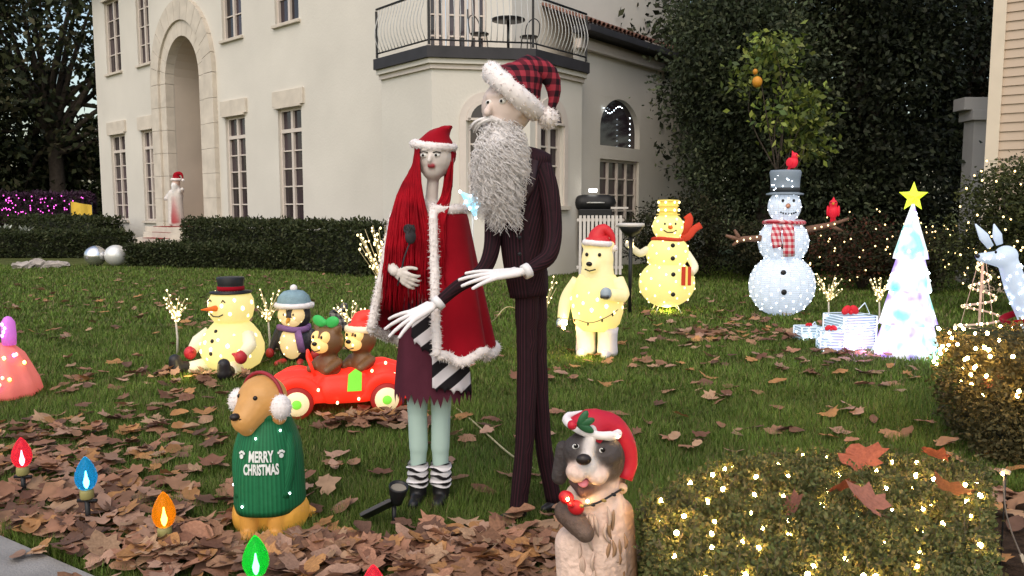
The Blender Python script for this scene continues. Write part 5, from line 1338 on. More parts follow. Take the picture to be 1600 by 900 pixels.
# --- stacked snowmen
def stacked(name, label, b, balls, shell, bulbm, nb, br, rz=0):
    t = thing(name, label, 'snowman', b, rz); k = 0
    for nm, c, r in balls:
        o = MB().ell((0,0,c), (r[0], r[0]*.8, r[1]), seg=36, rings=20).build(nm, shell, t)
        surf_bulbs(o, (0,0,c), (r[0], r[0]*.8, r[1]), nb[k], br, bulbm, k+3); k += 1
    return t
def yellow_snowman():
    b = G(1041, 489); t = stacked('lit_snowman', 'tall yellow lit snowman with gold hat, red scarf and a gift', b,
        [('lower_ball', .43, (.40,.345)), ('middle_ball', .86, (.305,.27)), ('head', 1.235, (.222,.20))], glow('snowman_yellow', (.32,.32,.16), (1,.83,.24), .62), WARMLOW, (30,20,14), .015)
    STW = mat('white_wire', (.7,.68,.55), rough=.4)
    for a in (-2.3,-.8,.8,2.3): MB().tube([(.16*math.sin(a),-.14*math.cos(a),.16),(.26*math.sin(a),-.24*math.cos(a),.0)], .009, 6).build('stand_leg', STW, t)
    GOLD = glow('gold_wire_hat', (.5,.38,.08), (1,.72,.16), .35)
    h = MB().lathe([(.01,1.40),(.165,1.40),(.165,1.415),(.125,1.42),(.14,1.615),(.01,1.62)], 26, caps=False).build('hat', GOLD, t)
    for z in (1.46,1.53,1.60):
        MB().tube([(math.cos(a)*(.13+.075*(z-1.42)), math.sin(a)*(.13+.075*(z-1.42)), z) for a in [2*math.pi*i/20 for i in range(21)]], .012, 6).build('hat_ring', GOLD, h)
    for k in range(8): a = -1.3+2.6*(k%4)/3; bulb(h, (math.sin(a)*.15, -math.cos(a)*.15, 1.47+.11*(k//4)), .018, WARMLOW)
    SC_ = mat('red_scarf', (.42,.035,.015), rough=.8, var=.15, scale=8, emis=(1,.10,.03), es=.10)
    s = MB().tube([(math.cos(a)*.195, math.sin(a)*.165, 1.06+.01*math.sin(2*a)) for a in [2*math.pi*i/24 for i in range(25)]], [(.045,.03)]*25, 8).build('scarf', SC_, t)
    MB().tube(spline([(.18,-.05,1.06),(.28,-.08,1.10),(.36,-.06,1.20),(.46,-.04,1.26)], 8), [(.012,.05)]*8, 8, up=(0,-1,0)).build('scarf_end', SC_, s)
    MB().tube(spline([(.19,.02,1.12),(.27,.0,1.22),(.30,.0,1.34),(.27,.02,1.40)], 8), [(.012,.06)]*8, 8, up=(0,-1,0)).build('scarf_end', SC_, s)
    for x in (-.075,.075): MB().ell((x,-.165,1.28), (.014,.010,.018), seg=10, rings=6).build('eye', BLK, t)
    MB().tube([(0,-.17,1.235),(.01,-.24,1.225)], [.035,.012], 10).build('carrot_nose', mat('orange_felt', (0,0,0)), t)
    MB().tube([(-.09,-.158,1.19),(-.04,-.172,1.16),(.04,-.172,1.16),(.09,-.158,1.19)], .009, 6).build('mouth', mat('brown_line', (.08,.03,.01)), t)
    for z, y in ((.98,-.225),(.80,-.245),(.58,-.30),(.30,-.31)): MB().ell((.03,y,z), (.032,.016,.032), seg=12, rings=8).build('button', BLK, t)
    MB().tube(spline([(-.28,-.02,.92),(-.40,-.04,.86),(-.52,-.04,.95)], 9), [.05,.055,.055,.055,.055,.05,.05,.045,.04], 12).build('arm', SHELLW, t)
    blob('mitten', [('e', (-.56,-.04,.985), (.06,.05,.055), (0,0,0), (.8,.75,.65)), ('c', (-.55,-.04,1.0), (-.50,-.05,1.05), .025, .02, (.8,.75,.65))], VC, t, voxel=.014)
    for k in range(5): bulb(t, (-.56+rnd.uniform(-.06,.06), -.09, .98+rnd.uniform(-.04,.05)), .015, WARMLOW)
    MB().tube(spline([(.27,-.02,.86),(.36,-.14,.68),(.28,-.27,.60)], 9), [.055]*9, 12).build('arm', SHELLW, t)
    gp = MB().box((.20,-.345,.56), (.13,.05,.26)).build('gift', SC_, t, smooth=False, bevel=.01); MB().box((.20,-.345,.56), (.03,.058,.266)).build('ribbon', GOLD, gp, smooth=False)
yellow_snowman()
def white_snowman():
    b = G(1220, 492); SH = glow('crystal_mesh', (.40,.44,.48), (.68,.80,1.0), .42)
    t = stacked('lit_snowman', 'tall white crystal snowman with grey hat, twig arms and plaid scarf', b, [('lower_ball', .42, (.455,.44)), ('middle_ball', 1.03, (.345,.33)), ('head', 1.52, (.225,.235))], SH, COOL, (80,50,22), .0085)
    for c, r in ((.42,(.455,.44)), (1.03,(.345,.33)), (1.52,(.225,.235))):
        wr = MB()
        for k in range(1, int(r[1]*2/.026)):
            z = -r[1]+.026*k; q = math.sqrt(max(1-(z/r[1])**2, 0))*r[0]*1.004
            if q > .03: wr.tube([(math.cos(a)*q, math.sin(a)*q*.8, c+z) for a in [2*math.pi*i/40 for i in range(41)]], .0028, 3, caps=False)
        for k in range(20):
            a = math.pi*2*k/20; wr.tube([(math.cos(a)*r[0]*1.004*math.cos(b_), math.sin(a)*r[0]*.803*math.cos(b_), c+r[1]*1.004*math.sin(b_)) for b_ in [-1.5+3*i/20 for i in range(21)]], .0028, 3, caps=False)
        wr.build('thread_wrap', mat('silver_thread', (.75,.78,.82), rough=.35), t)
    GH = glow('grey_mesh_hat', (.16,.19,.22), (.4,.55,.75), .07)
    h = MB().lathe([(.02,1.68),(.25,1.68),(.255,1.70),(.19,1.715),(.20,1.90),(.215,1.99),(.20,2.02),(.02,2.03)], 28, ey=.9).build('hat', GH, t)
    MB().lathe([(.193,1.72),(.197,1.721),(.201,1.78),(.196,1.781)], 28, ey=.9, caps=False).build('hat_band', mat('dark_band', (.03,.035,.04)), h)
    for k in range(12): a = rnd.uniform(-1.4,1.4); bulb(h, (math.sin(a)*.20, -math.cos(a)*.18, rnd.uniform(1.74,1.98)), .0075, COOL)
    SCP = plaid('red_white_plaid', (.42,.03,.05), (.55,.20,.22), (.62,.55,.55), .08)
    s = MB().tube([(math.cos(a)*.24, math.sin(a)*.20, 1.30+.012*math.sin(2*a)) for a in [2*math.pi*i/24 for i in range(25)]], [(.06,.035)]*25, 10).build('scarf', SCP, t)
    MB().tube(spline([(-.02,-.235,1.27),(-.03,-.30,1.1),(-.02,-.31,.84)], 8), [(.014,.085)]*8, 10, up=(0,-1,0)).build('scarf_end', SCP, s)
    MB().tube(spline([(-.15,-.20,1.27),(-.19,-.26,1.12),(-.17,-.29,.96)], 8), [(.014,.075)]*8, 10, up=(0,-1,0)).build('scarf_end', SCP, s)
    for x in (-.08,.07): MB().ell((x,-.165,1.60), (.02,.012,.022), seg=10, rings=6).build('eye', BLK, t)
    MB().tube([(-.01,-.175,1.53),(-.06,-.30,1.515)], [.036,.008], 10).build('carrot_nose', mat('pale_orange', (.55,.25,.14), rough=.7), t)
    for k in range(7): a = -.9+1.8*k/6; MB().ell((math.sin(a)*.13, -.185+.02*abs(a), 1.475-.055*math.cos(a)), .013, seg=8, rings=6).build('mouth_coal', BLK, t)
    for z, y in ((.62,-.315),(.36,-.365),(.98,-.275)): MB().ell((-.09,y,z), (.04,.018,.04), seg=12, rings=8).build('button', BLK, t)
    TW = mat('brown_twig', (.16,.085,.055), rough=.8, var=.2, scale=10)
    for s_, zt, tips in ((-1, 1.10, ((-.82,1.12),(-.70,1.20),(-.72,.98))), (1, 1.22, ((.88,1.35),(.80,1.18),(.72,1.32)))):
        ar_ = MB().tube([(s_*.30,-.03,zt-.02),(s_*.55,-.05,zt+.03*s_),(s_*.68,-.05,zt+.05*s_)], [.05,.042,.04], 10)
        for x, z in tips: ar_.tube([(s_*.62,-.05,zt+.04*s_),(x,-.05,z)], [.035,.018], 8)
        ao = ar_.build('twig_arm', TW, t)
        for k in range(4): bulb(ao, (s_*(.40+.09*k), -.095, zt+.02*k*s_), .011, WARMLOW)
    # cardinals perched on the hat and on the arm
    RB = mat('red_bird_glow', (.5,.015,.03), rough=.5, emis=(1,.02,.05), es=.25)
    for lab, p, rz in (('red bird ornament perched on the grey hat of the crystal snowman', (.09,-.03,2.03), .6), ('red bird ornament perched on the twig arm of the crystal snowman', (.66,-.05,1.335), -.4)):
        c = thing('bird_ornament', lab, 'bird ornament', Vector(b)+Vector(p), rz, 'red bird ornaments')
        q = 1.25 if p[2] > 2 else 1.55
        c.scale = (q,q,q)
        blob('body', [('e', (0,0,.075), (.045,.055,.065), (.3,0,0), (.4,.01,.02)), ('e', (0,-.02,.145), (.036,.04,.038), (0,0,0), (.4,.01,.02)), ('c', (0,.0,.165), (0,.02,.205), .02, .006, (.4,.01,.02))], RB, c, voxel=.008)
        MB().tube([(0,.03,.05),(0,.07,-.02),(0,.10,-.08)], [(.012,.02),(.008,.024),(.005,.026)], 8).build('tail', RB, c)
        for s_ in (-1,1): MB().ell((s_*.045,.015,.08), (.012,.045,.05), (.5,0,0)).build('wing', RB, c)
        MB().tube([(0,-.055,.145),(0,-.082,.138)], [.013,.003], 8).build('beak', mat('orange_beak', (0,0,0)), c); 
        for s_ in (-1,1): MB().ell((s_*.02,-.052,.155), .006, seg=8, rings=6).build('eye', EYED, c)
white_snowman()
# --- glowing cone tree
def cone_tree():
    b = G(1415, 555); t = thing('lit_cone_tree', 'brilliant white tiered cone tree with yellow-green star', 'lit tree', b)
    m = bpy.data.materials.new('tinsel_glow'); m.use_nodes = True; N = m.node_tree.nodes; L = m.node_tree.links; p = N['Principled BSDF']
    tc = N.new('ShaderNodeTexCoord'); v = N.new('ShaderNodeTexNoise'); v.inputs['Scale'].default_value = 4.4; v.inputs['Detail'].default_value = 2; L.new(tc.outputs['Object'], v.inputs['Vector'])
    cr = N.new('ShaderNodeValToRGB'); e = cr.color_ramp.elements; e[0].position = .34; e[0].color = (.30,.10,.75,1); e[1].position = .64; e[1].color = (.10,.72,.62,1)
    for ps, c in ((.42,(.66,.55,1,1)), (.47,(1,1,1,1)), (.52,(.9,1,1,1)), (.56,(.55,.95,.9,1))): x = cr.color_ramp.elements.new(ps); x.color = c
    L.new(v.outputs['Fac'], cr.inputs[0]); L.new(cr.outputs[0], p.inputs['Emission Color']); p.inputs['Base Color'].default_value = (.25,.28,.30,1); p.inputs['Emission Strength'].default_value = .82
    def fold(a, z): return .05*math.sin(a*11+z*4)+.02*math.sin(a*23)
    for z0, z1, r0, r1 in ((.0,.46,.315,.19), (.33,.78,.265,.14), (.67,1.10,.205,.10), (.99,1.54,.16,.012)):
        MB().lathe([(r0*.3,z0+.05),(r0*.9,z0+.02),(r0,z0),(r0*.93,z0+.06)]+[(r0*.93+(r1-r0*.93)*k/8, z0+.06+(z1-z0-.06)*k/8) for k in range(1,9)], 48, fold=fold, caps=False).build('tier', m, t)
    for k in range(46):
        z = rnd.uniform(.03,1.45); a = rnd.uniform(-1.6,1.6); r = (.315-.27*z if z < .33 else .265-.27*(z-.33) if z < .67 else .205-.25*(z-.67) if z < .99 else .16-.27*(z-.99))+.012
        bulb(t, (math.sin(a)*r, -math.cos(a)*r, z), .012, COOL)
    st = MB(); pts = []
    for k in range(10): a = math.pi/2+math.pi*k/5; r = .155 if k % 2 == 0 else .066; pts.append((r*math.cos(a), 1.58+.03+r*math.sin(a)))
    n = len(pts); st.add([(0,-.045,1.61),(0,.045,1.61)]+[(x,0,z) for x, z in pts], [(0,2+i,2+(i+1)%n) for i in range(n)]+[(1,2+(i+1)%n,2+i) for i in range(n)])
    st.build('star', mat('star_glow', (.6,.65,.05), emis=(.62,.85,.03), es=.75, rough=.4), t, smooth=False)
cone_tree()
# --- wire gift boxes
def gift(label, b, s, nb, rz, bow=True):
    t = thing('lit_gift_box', label, 'gift box', b, rz, 'crystal gift boxes'); WR = glow('white_wire_glow', (.7,.75,.8), (.6,.80,1), .26)
    MSH = glow('crystal_box_skin', (.35,.42,.48), (.45,.75,1.0), .12)
    MB().box((0,0,s[2]/2), (s[0]*.93, s[1]*.93, s[2]*.94)).build('box_skin', MSH, t, smooth=False)
    n = int(s[2]/.028)
    for k in range(n+1):
        z = s[2]*k/n; x, y = s[0]/2, s[1]/2; MB().tube([(-x,-y,z),(x,-y,z),(x,y,z),(-x,y,z),(-x,-y,z)], .0055, 5).build('wire_ring', WR, t)
    for x in (-1,1):
        for y in (-1,1): MB().tube([(x*s[0]/2,y*s[1]/2,0),(x*s[0]/2,y*s[1]/2,s[2])], .009, 6).build('frame_edge', WR, t)
    for k in range(nb): 
        f = rnd.random() < .55; bulb(t, (rnd.uniform(-.5,.5)*s[0], -s[1]/2-.006, rnd.uniform(.05,.97)*s[2]) if f else (s[0]/2*rnd.choice((-1,1)), rnd.uniform(-.5,.5)*s[1], rnd.uniform(.05,.95)*s[2]), .0095, COOL)
    RBW = mat('red_bow_cloth', (.45,.012,.02), rough=.6, var=.15, scale=10, emis=(1,.02,.03), es=.12)
    if bow:
        q = s[2]*.30; bo = MB()
        for a in (-.7,.7): bo.ell((math.sin(a)*q*.7,0,s[2]+q*.45), (q*.55,q*.22,q*.38), (0,a,0))
        o = bo.build('bow', RBW, t); MB().ell((0,-.01,s[2]+q*.22), q*.22).build('bow_knot', RBW, o)
        MB().tube([(q*.4,0,s[2]),(q*1.6,0,s[2]+q*1.1),(q*2.2,0,s[2]),(q*.4,0,s[2])], .006, 5).build('wire_loop', WR, t)
gift('largest crystal wire gift box beside the white cone tree', G(1326, 545), (.40,.34,.37), 40, .25)
gift('middle crystal wire gift box in front of the largest one', G(1297, 549), (.24,.22,.22), 20, -.2)
gift('smallest crystal wire gift box, farthest from the cone tree', G(1263, 530), (.26,.2,.15), 18, .1)
# --- spiral tree
def spiral():
    b = G(1527, 557); t = thing('spiral_tree', 'warm spiral light tree on a slim pole beside the crystal deer', 'lit tree', b); ST = mat('rosy_metal', (.55,.36,.28), rough=.4, emis=(1,.55,.35), es=.08)
    MB().tube([(0,0,0),(0,0,1.02)], .013, 8).build('pole', ST, t)
    pts = []; n = 130
    for i in range(n+1):
        s = i/n; a = s*4.6*2*math.pi+2.6; r = .255*(1-s)+.03; pts.append((math.sin(a)*r, -math.cos(a)*r, .05+.93*s))
    sp_ = MB().tube(pts, .011, 6).build('spiral', ST, t)
    for i in range(0, n+1, 2): bulb(sp_, pts[i], .0125, WARMLOW)
    for a in (.3,2.4,4.5): MB().tube([(math.sin(a)*.24,-math.cos(a)*.24,.0),(math.sin(a)*.03,-math.cos(a)*.03,1.0)], .003, 4).build('stay_wire', ST, t)
spiral()
# --- crystal deer at the picture edge
def deer():
    b = G(1655, 585); t = thing('lit_deer', 'crystal white lit deer with red harness at the picture edge', 'deer', b, R(0)); Y = b.y
    def P(px, py, dy=0.0): return W(px, py, Y+dy)-b
    CRY = glow('crystal_deer_skin', (.34,.40,.47), (.66,.78,1.0), .32)
    pr = [('c', P(1568,405), P(1532,402), .085, .040, (1,1,1)), ('e', P(1572,400), (.10,.09,.095), (0,0,0), (1,1,1)), ('c', P(1576,412), P(1588,450), .085, .095, (1,1,1)), ('c', P(1588,450), P(1622,510), .095, .13, (1,1,1)),
          ('c', P(1630,515), P(1725,510), .155, .135, (1,1,1)), ('c', P(1625,520), P(1625,560), .07, .05, (1,1,1)),
          ('c', P(1720,515), P(1730,545), .085, .055, (1,1,1))]
    for px, dy, k in ((1612,-.07,-6), (1630,.08,4)):
        u = P(px,545,dy); kn = Vector((u.x+k*.003, u.y, .30)); ft = Vector((u.x+k*.002, u.y, .02)); pr += [('c', u, kn, .045, .028, (1,1,1)), ('c', kn, ft, .026, .022, (1,1,1))]
    for px, dy in ((1725,-.07), (1742,.08)):
        u = P(px,535,dy); hk = Vector((u.x+.09, u.y, .30)); ft = Vector((u.x+.06, u.y, .02)); pr += [('c', u, hk, .06, .028, (1,1,1)), ('c', hk, ft, .026, .022, (1,1,1))]
    blob('body', pr, CRY, t, voxel=.012, smooth=5)
    for (px, py), (qx, qy), dy in (((1548,386),(1524,350),-.05), ((1562,382),(1553,350),.04)):
        M_ = MB(); a, c = P(px,py,dy), P(qx,qy,dy); d = c-a
        M_.tube([a, a+d*.45, c], [(.012,.03),(.014,.045),(.003,.006)], 10, up=(0,-1,0)); M_.build('ear', CRY, t)
    MB().ell(P(1527,400,-.02), (.022,.025,.02)).build('nose', mat('black_plastic', (0,0,0)), t); MB().ell(P(1556,394,-.075), (.010,.012,.014)).build('eye', EYED, t)
    RD = mat('red_velvet', (0,0,0))
    MB().tube([P(1596,495,0)+Vector((math.cos(a)*.155, math.sin(a)*.15, .05*math.cos(a))) for a in [2*math.pi*i/20 for i in range(21)]], [(.012,.03)]*21, 8).build('harness', RD, t)
    MB().tube(spline([P(1584,505,-.15), P(1588,520,-.17), P(1580,525,-.16)], 6), [(.01,.03)]*6, 8).build('bow', RD, t)
    for k in range(90):
        p0 = rnd.choice([(P(1570,400),P(1535,402),.08,.045), (P(1576,412),P(1590,455),.085,.1), (P(1588,450),P(1622,510),.1,.13), (P(1588,450),P(1622,510),.1,.13), (P(1630,515),P(1725,510),.155,.135)])
        s = rnd.random(); c = p0[0].lerp(p0[1], s); r = p0[2]*(1-s)+p0[3]*s; a = rnd.uniform(0,6.28); bulb(t, c+Vector((math.cos(a)*r*.9, -abs(math.sin(a))*r*.98, math.cos(a)*r*.6)), .0085, COOL)
deer()
# --- twig light trees
TWIG = mat('pale_twig', (.45,.38,.22), rough=.7, emis=(1,.75,.3), es=.12)
def twig(label, b, h, th, spread, n, seed, br=.009, lit=WARMLOW, name='twig_light_tree'):
    g = random.Random(seed); t = thing(name, label, 'lit twig tree', b, 0, 'lit twig trees on the lawn')
    MB().tube([(0,0,0),(.01,0,th*.5),(0,0,th)], [.013,.011,.009], 7).build('stem', mat('white_stem', (.55,.50,.42), rough=.5), t)
    for k in range(n):
        a = 6.28*k/n+g.uniform(-.3,.3); s = spread*g.uniform(.35,1.05); z1 = h*g.uniform(.72,1.0)
        pts = spline([(0,0,th*.95), (math.sin(a)*s*.35,-math.cos(a)*s*.35,th+(z1-th)*.45), (math.sin(a)*s,-math.cos(a)*s,z1)], 7)
        o = MB().tube(pts, [.007,.006,.0055,.005,.0045,.004,.003], 5).build('branch', TWIG, t)
        for i in range(1, 7):
            if g.random() < .68: bulb(o, Vector(pts[i])+Vector((g.uniform(-.02,.02), g.uniform(-.02,.02), g.uniform(-.01,.02))), br*g.uniform(.8,1.2), lit)
twig('slim lit twig tree on a pale stem left of the sitting snowman', G(277, 556), .66, .36, .16, 11, 1)
twig('lit twig tree between the sitting snowman and the penguin', G(421, 560), .70, .38, .16, 11, 2)
twig('small bushy lit twig tree behind the red toy car', G(549, 545), .50, .22, .20, 14, 3)
twig('large bright lit twig tree behind the red-haired figure', G(604, 494), 1.28, .25, .55, 46, 4, .015)
twig('lit twig tree beside the crystal snowman and gift boxes', G(1293, 512), .66, .34, .20, 13, 5)
twig('lit twig tree half behind the white cone tree', G(1372, 512), .66, .34, .18, 13, 6)
twig('low lit twig tree peeping from behind the striped suit', G(850, 520), .75, .2, .22, 9, 7)
# --- blue lit star on a pole between the two tall figures
q = W(738, 316, 9.0); t = thing('lit_star', 'blue-white lit star on a slim pole between the two tall figures', 'star', (q.x, q.y, 0))
st = MB(); pts = [((.20 if k % 2 == 0 else .085)*math.cos(math.pi/2+math.pi*k/5), (.20 if k % 2 == 0 else .085)*math.sin(math.pi/2+math.pi*k/5)) for k in range(10)]
M_ = Matrix.Translation((0,0,q.z)) @ Matrix.Rotation(.4,4,'Y')
st.add([(0,-.05,0),(0,.05,0)]+[(x,0,z) for x, z in pts], [(0,2+i,2+(i+1)%10) for i in range(10)]+[(1,2+(i+1)%10,2+i) for i in range(10)], M_)
so = st.build('star', glow('blue_star_glow', (.3,.5,.6), (.22,.62,.85), .55), t, smooth=False); MB().tube([(0,.03,0),(0,.03,q.z-.05)], .012, 6).build('pole', SILV, t)
for k in range(10): x, z = pts[k]; bulb(so, M_ @ Vector((x*.9,-.02,z*.9)), .014, COOL)
# --- stake bulbs along the pavement
def stake(col, em, px, py, ptop, cname):
    """giant coloured bulb on a stake; py where the stake meets the ground, ptop the bulb's tip"""
    b = G(px, py); t = thing('stake_light', f'giant {cname} bulb light on a black stake among the leaves', 'stake light', b, 0, 'giant coloured stake bulbs'); Y = b.y
    H = zat(ptop, Y); bl = .155; z0 = H-bl
    gm_ = bpy.data.materials.get('bulb_glass_'+cname.replace(' ','_'))
    if gm_ is None:
        gm_ = bpy.data.materials.new('bulb_glass_'+cname.replace(' ','_')); gm_.use_nodes = True; p = gm_.node_tree.nodes['Principled BSDF']
        p.inputs['Base Color'].default_value = (*col,1); p.inputs['Transmission Weight'].default_value = .85; p.inputs['Roughness'].default_value = .05; p.inputs['IOR'].default_value = 1.12
        p.inputs['Emission Color'].default_value = (*em,1); p.inputs['Emission Strength'].default_value = .16
    prof = [(.024,0),(.036,.012),(.046,.035),(.049,.055),(.045,.082),(.034,.110),(.019,.136),(.006,.152),(.001,.155)]
    gl_ = MB().lathe([(r,z+z0) for r, z in prof], 28).build('glass_bulb', gm_, t)
    MB().lathe([(.003,z0+.008),(.009,z0+.02),(.0115,z0+.036),(.006,z0+.058),(.002,z0+.085)], 12).build('filament', mat('filament_'+cname.replace(' ','_'), (1,1,1), var=0, emis=tuple(.35+.65*c for c in em), es=14), gl_)
    MB().lathe([(.026,z0-.045),(.030,z0-.04),(.030,z0-.012),(.027,z0),(.020,z0+.002)], 20).build('socket', mat('olive_socket', (.30,.27,.10), rough=.5), t)
    MB().tube([(0,0,-.02),(0,0,z0-.04)], .012, 8).build('stake', BLK, t)
    MB().tube([(-.045,0,z0-.055),(.045,0,z0-.055)], .009, 6).build('cord_clip', BLK, t)
    return t
stake((.8,.05,.08), (1,.05,.10), 38, 778, 683, 'red')
stake((.02,.30,.55), (.02,.40,.75), 139, 832, 713, 'blue')
stake((.8,.30,.01), (1,.36,.01), 259, 870, 768, 'amber')
stake((.02,.6,.06), (.02,.9,.08), 402, 955, 836, 'green')
s_ = stake((.8,.03,.06), (1,.03,.08), 585, 1010, 882, 'red'); s_['label'] = 'giant red bulb tip rising at the bottom picture edge'
bpy.data.objects['stake_light']['label'] = 'giant red bulb light on a black stake beside the pavement'
# --- solar spotlight
def solar():
    b = G(616, 826); t = thing('solar_spotlight', 'black solar spotlight with tilted panel in front of the red-haired figure', 'spotlight', b)
    MB().tube([(.0,0,-.03),(.0,0,.11)], [.006,.012], 8).build('stake', BLK, t)
    M_ = Matrix.Translation((-.075,.0,.095)) @ Euler((R(-32),R(-24),R(10))).to_matrix().to_4x4()
    pn_ = MB().box((0,0,0), (.155,.115,.016), M_).build('solar_panel', mat('panel_frame', (.02,.02,.024), rough=.4), t, smooth=False, bevel=.003)
    MB().box((0,0,.0095), (.135,.098,.002), M_).build('solar_cell', mat('solar_cell', (.04,.05,.075), rough=.25, var=.1), pn_, smooth=False)
    M2_ = Matrix.Translation((.012,.0,.125)) @ Euler((R(14),R(10),0)).to_matrix().to_4x4()
    hd = MB().lathe([(.026,0),(.030,.02),(.040,.05),(.046,.085),(.046,.095),(.040,.094),(.036,.07)], 24, M2_).build('lamp_head', BLK, t)
    MB().lathe([(.037,.082),(.001,.083)], 20, M2_, caps=False).build('lens', mat('dusty_lens', (.25,.22,.18), rough=.3), hd)
solar()
# cables
def cable(name, label, pts, r, m):
    o = MB().tube(spline(pts, 40), r, 6).build(name, m); tag(o, label, 'cable'); return o
cable('light_cable', 'pale cable running over the grass behind the tall figures', [G(705,632,.02), G(735,655,.035), G(765,682,.03), G(800,712,.03), G(838,735,.01)], .006, mat('pale_cable', (.42,.36,.20), rough=.6))
cable('light_cable', 'thin wire from the standing white bear toward the red cape', [G(762,508,.02), W(772,500,8.0), W(800,480,8.2), G(850,520,.05)], .006, mat('pale_cable', (0,0,0)))
q0 = G(1640, 880); t = thing('plug_stake', 'pale extension plug hung on a thin wire beside the broad lit hedge', 'plug', G(1572,905))
b_ = G(1572,905); PW = mat('ivory_plastic', (.50,.42,.32), rough=.5)
MB().tube(spline([W(1568,742,b_.y)-b_, W(1570,790,b_.y)-b_, W(1580,830,b_.y)-b_, W(1596,870,b_.y)-b_, W(1606,900,b_.y)-b_], 16), .0032, 6).build('wire', mat('grey_wire', (.22,.18,.15)), t)
pc = W(1572,737,b_.y)-b_
pg = MB().box(pc, (.030,.016,.018), rot=(0,.3,0)).build('plug', PW, t, smooth=False, bevel=.003); MB().box(pc+Vector((-.018,0,-.004)), (.012,.012,.016)).build('socket', PW, pg, smooth=False, bevel=.002); bulb(pg, pc+Vector((-.020,-.012,-.006)), .005, WARM)
MB().box(W(1597,872,b_.y)-b_, (.014,.010,.034), rot=(0,-.35,0)).build('connector', PW, t, smooth=False, bevel=.002)
MB().tube([pc+Vector((.004,.006,0)), Vector((pc.x+.004,.006,0))], .003, 6).build('stake', BLK, t)
# --- silver balls, rocks, pale plants by the low hedges
CHR = mat('silver_ball', (.72,.72,.74), rough=.22, metal=.9, var=.08, scale=3)
for px, py, r, lab in ((150,416,.27,'smaller silver garden ball beside the pale one'), (182,416,.28,'pale silver garden ball nearest the low hedge')):
    b = G(px,py); t = thing('garden_ball', lab, 'garden ball', b, 0, 'silver garden balls'); MB().ell((0,0,r), (r,r,r*.97), seg=28, rings=18).build('ball', CHR if px < 160 else mat('pearl_ball', (.70,.69,.66), rough=.35, metal=.4, var=.06), t); MB().lathe([(.08,.0),(.09,.03),(.05,.05)], 16).build('base', BLK, t)
ROCK = mat('pale_rock', (.34,.30,.27), rough=.95, var=.3, scale=4, bump=.6, bscale=9)
for k, (px, py, w_, h, lab) in enumerate(((35,420,.30,.16,'flat pale rock at the lawn edge, nearest the picture edge'), (62,419,.24,.22,'pale upright rock between two flat rocks at the lawn edge'), (88,418,.34,.15,'long flat pale rock at the lawn edge near the silver balls'))):
    mb = MB().ell((0,0,h*.4), (w_,w_*.6,h*.7), seg=10, rings=7)
    mb.v = [p+Vector((rnd.uniform(-.05,.05), rnd.uniform(-.05,.05), rnd.uniform(-.03,.03))) for p in mb.v]
    o = mb.build('rock', ROCK, smooth=False, loc=G(px,py)); tag(o, lab, 'rock', 'rocks at the lawn edge')
for k, (px, py, lab) in enumerate(((34,398,'pale-leaved plant among the rocks, nearest the picture edge'), (62,396,'pale-leaved plant among the rocks, taller one'))):
    b = G(px,py); t = thing('pale_plant', lab, 'plant', (b.x,b.y-.75,0), 0, 'pale plants in the hedge bed'); mb = MB()
    for i in range(26):
        a = rnd.uniform(0,6.28); L_ = rnd.uniform(.15,.32); z = rnd.uniform(.55,.95); c_ = Vector((math.sin(a)*L_*.3, math.cos(a)*L_*.3, z*.8)); e_ = Vector((math.sin(a)*L_, math.cos(a)*L_, z+.1*rnd.random()))
        s__ = Vector((math.cos(a),-math.sin(a),0))*.05; mb.add([c_, (c_+e_)/2+s__+Vector((0,0,.03)), e_, (c_+e_)/2-s__+Vector((0,0,.03))], [(0,1,2,3)])
    mb.build('leaf_mass', mat('pale_leaf', (.42,.44,.38), rough=.7, var=.2, scale=6), t); MB().tube([(0,0,0),(.02,0,.8)], [.02,.01], 6).build('stem', BARK, t)
# --- pink bell-shaped decoration at the left picture edge
def pink_deco():
    b = G(5, 620); t = thing('lit_decoration', 'pink lit dome with coloured bulbs and purple finial, cut by the picture edge', 'decoration', b)
    PK = glow('pink_lit_shell', (.55,.16,.14), (1,.16,.12), .26)
    MB().lathe([(.02,.01),(.25,.015),(.27,.05),(.25,.14),(.20,.26),(.16,.35),(.10,.41),(.05,.43)], 36, fold=lambda a,z: .05*math.sin(a*10)).build('dome', PK, t)
    MB().lathe([(.05,.42),(.055,.50),(.05,.60),(.025,.64),(.002,.65)], 16, Matrix.Translation((.075,0,0))).build('finial', glow('purple_lit_shell', (.4,.15,.45), (.7,.12,.6), .35), t)
    cols = [((1,.05,.02),'red'), ((1,.35,.02),'amber'), ((.1,.15,1),'blue'), ((.6,.1,1),'violet'), ((1,.55,.05),'gold')]
    for k in range(26):
        c, nm = cols[k % 5]; a = -1.4+2.8*rnd.random(); z = rnd.uniform(.04,.38); r = .275-.30*max(z-.1,0)**1.1
        bulb(t, (math.sin(a)*r, -math.cos(a)*r, z), .014, mat('bulb_'+nm, (1,1,1), var=0, emis=c, es=8))
    for k in range(4): bulb(t, (.075+rnd.uniform(-.03,.03), -.055, .50+.03*k), .013, mat('bulb_violet', (0,0,0)))
pink_deco()
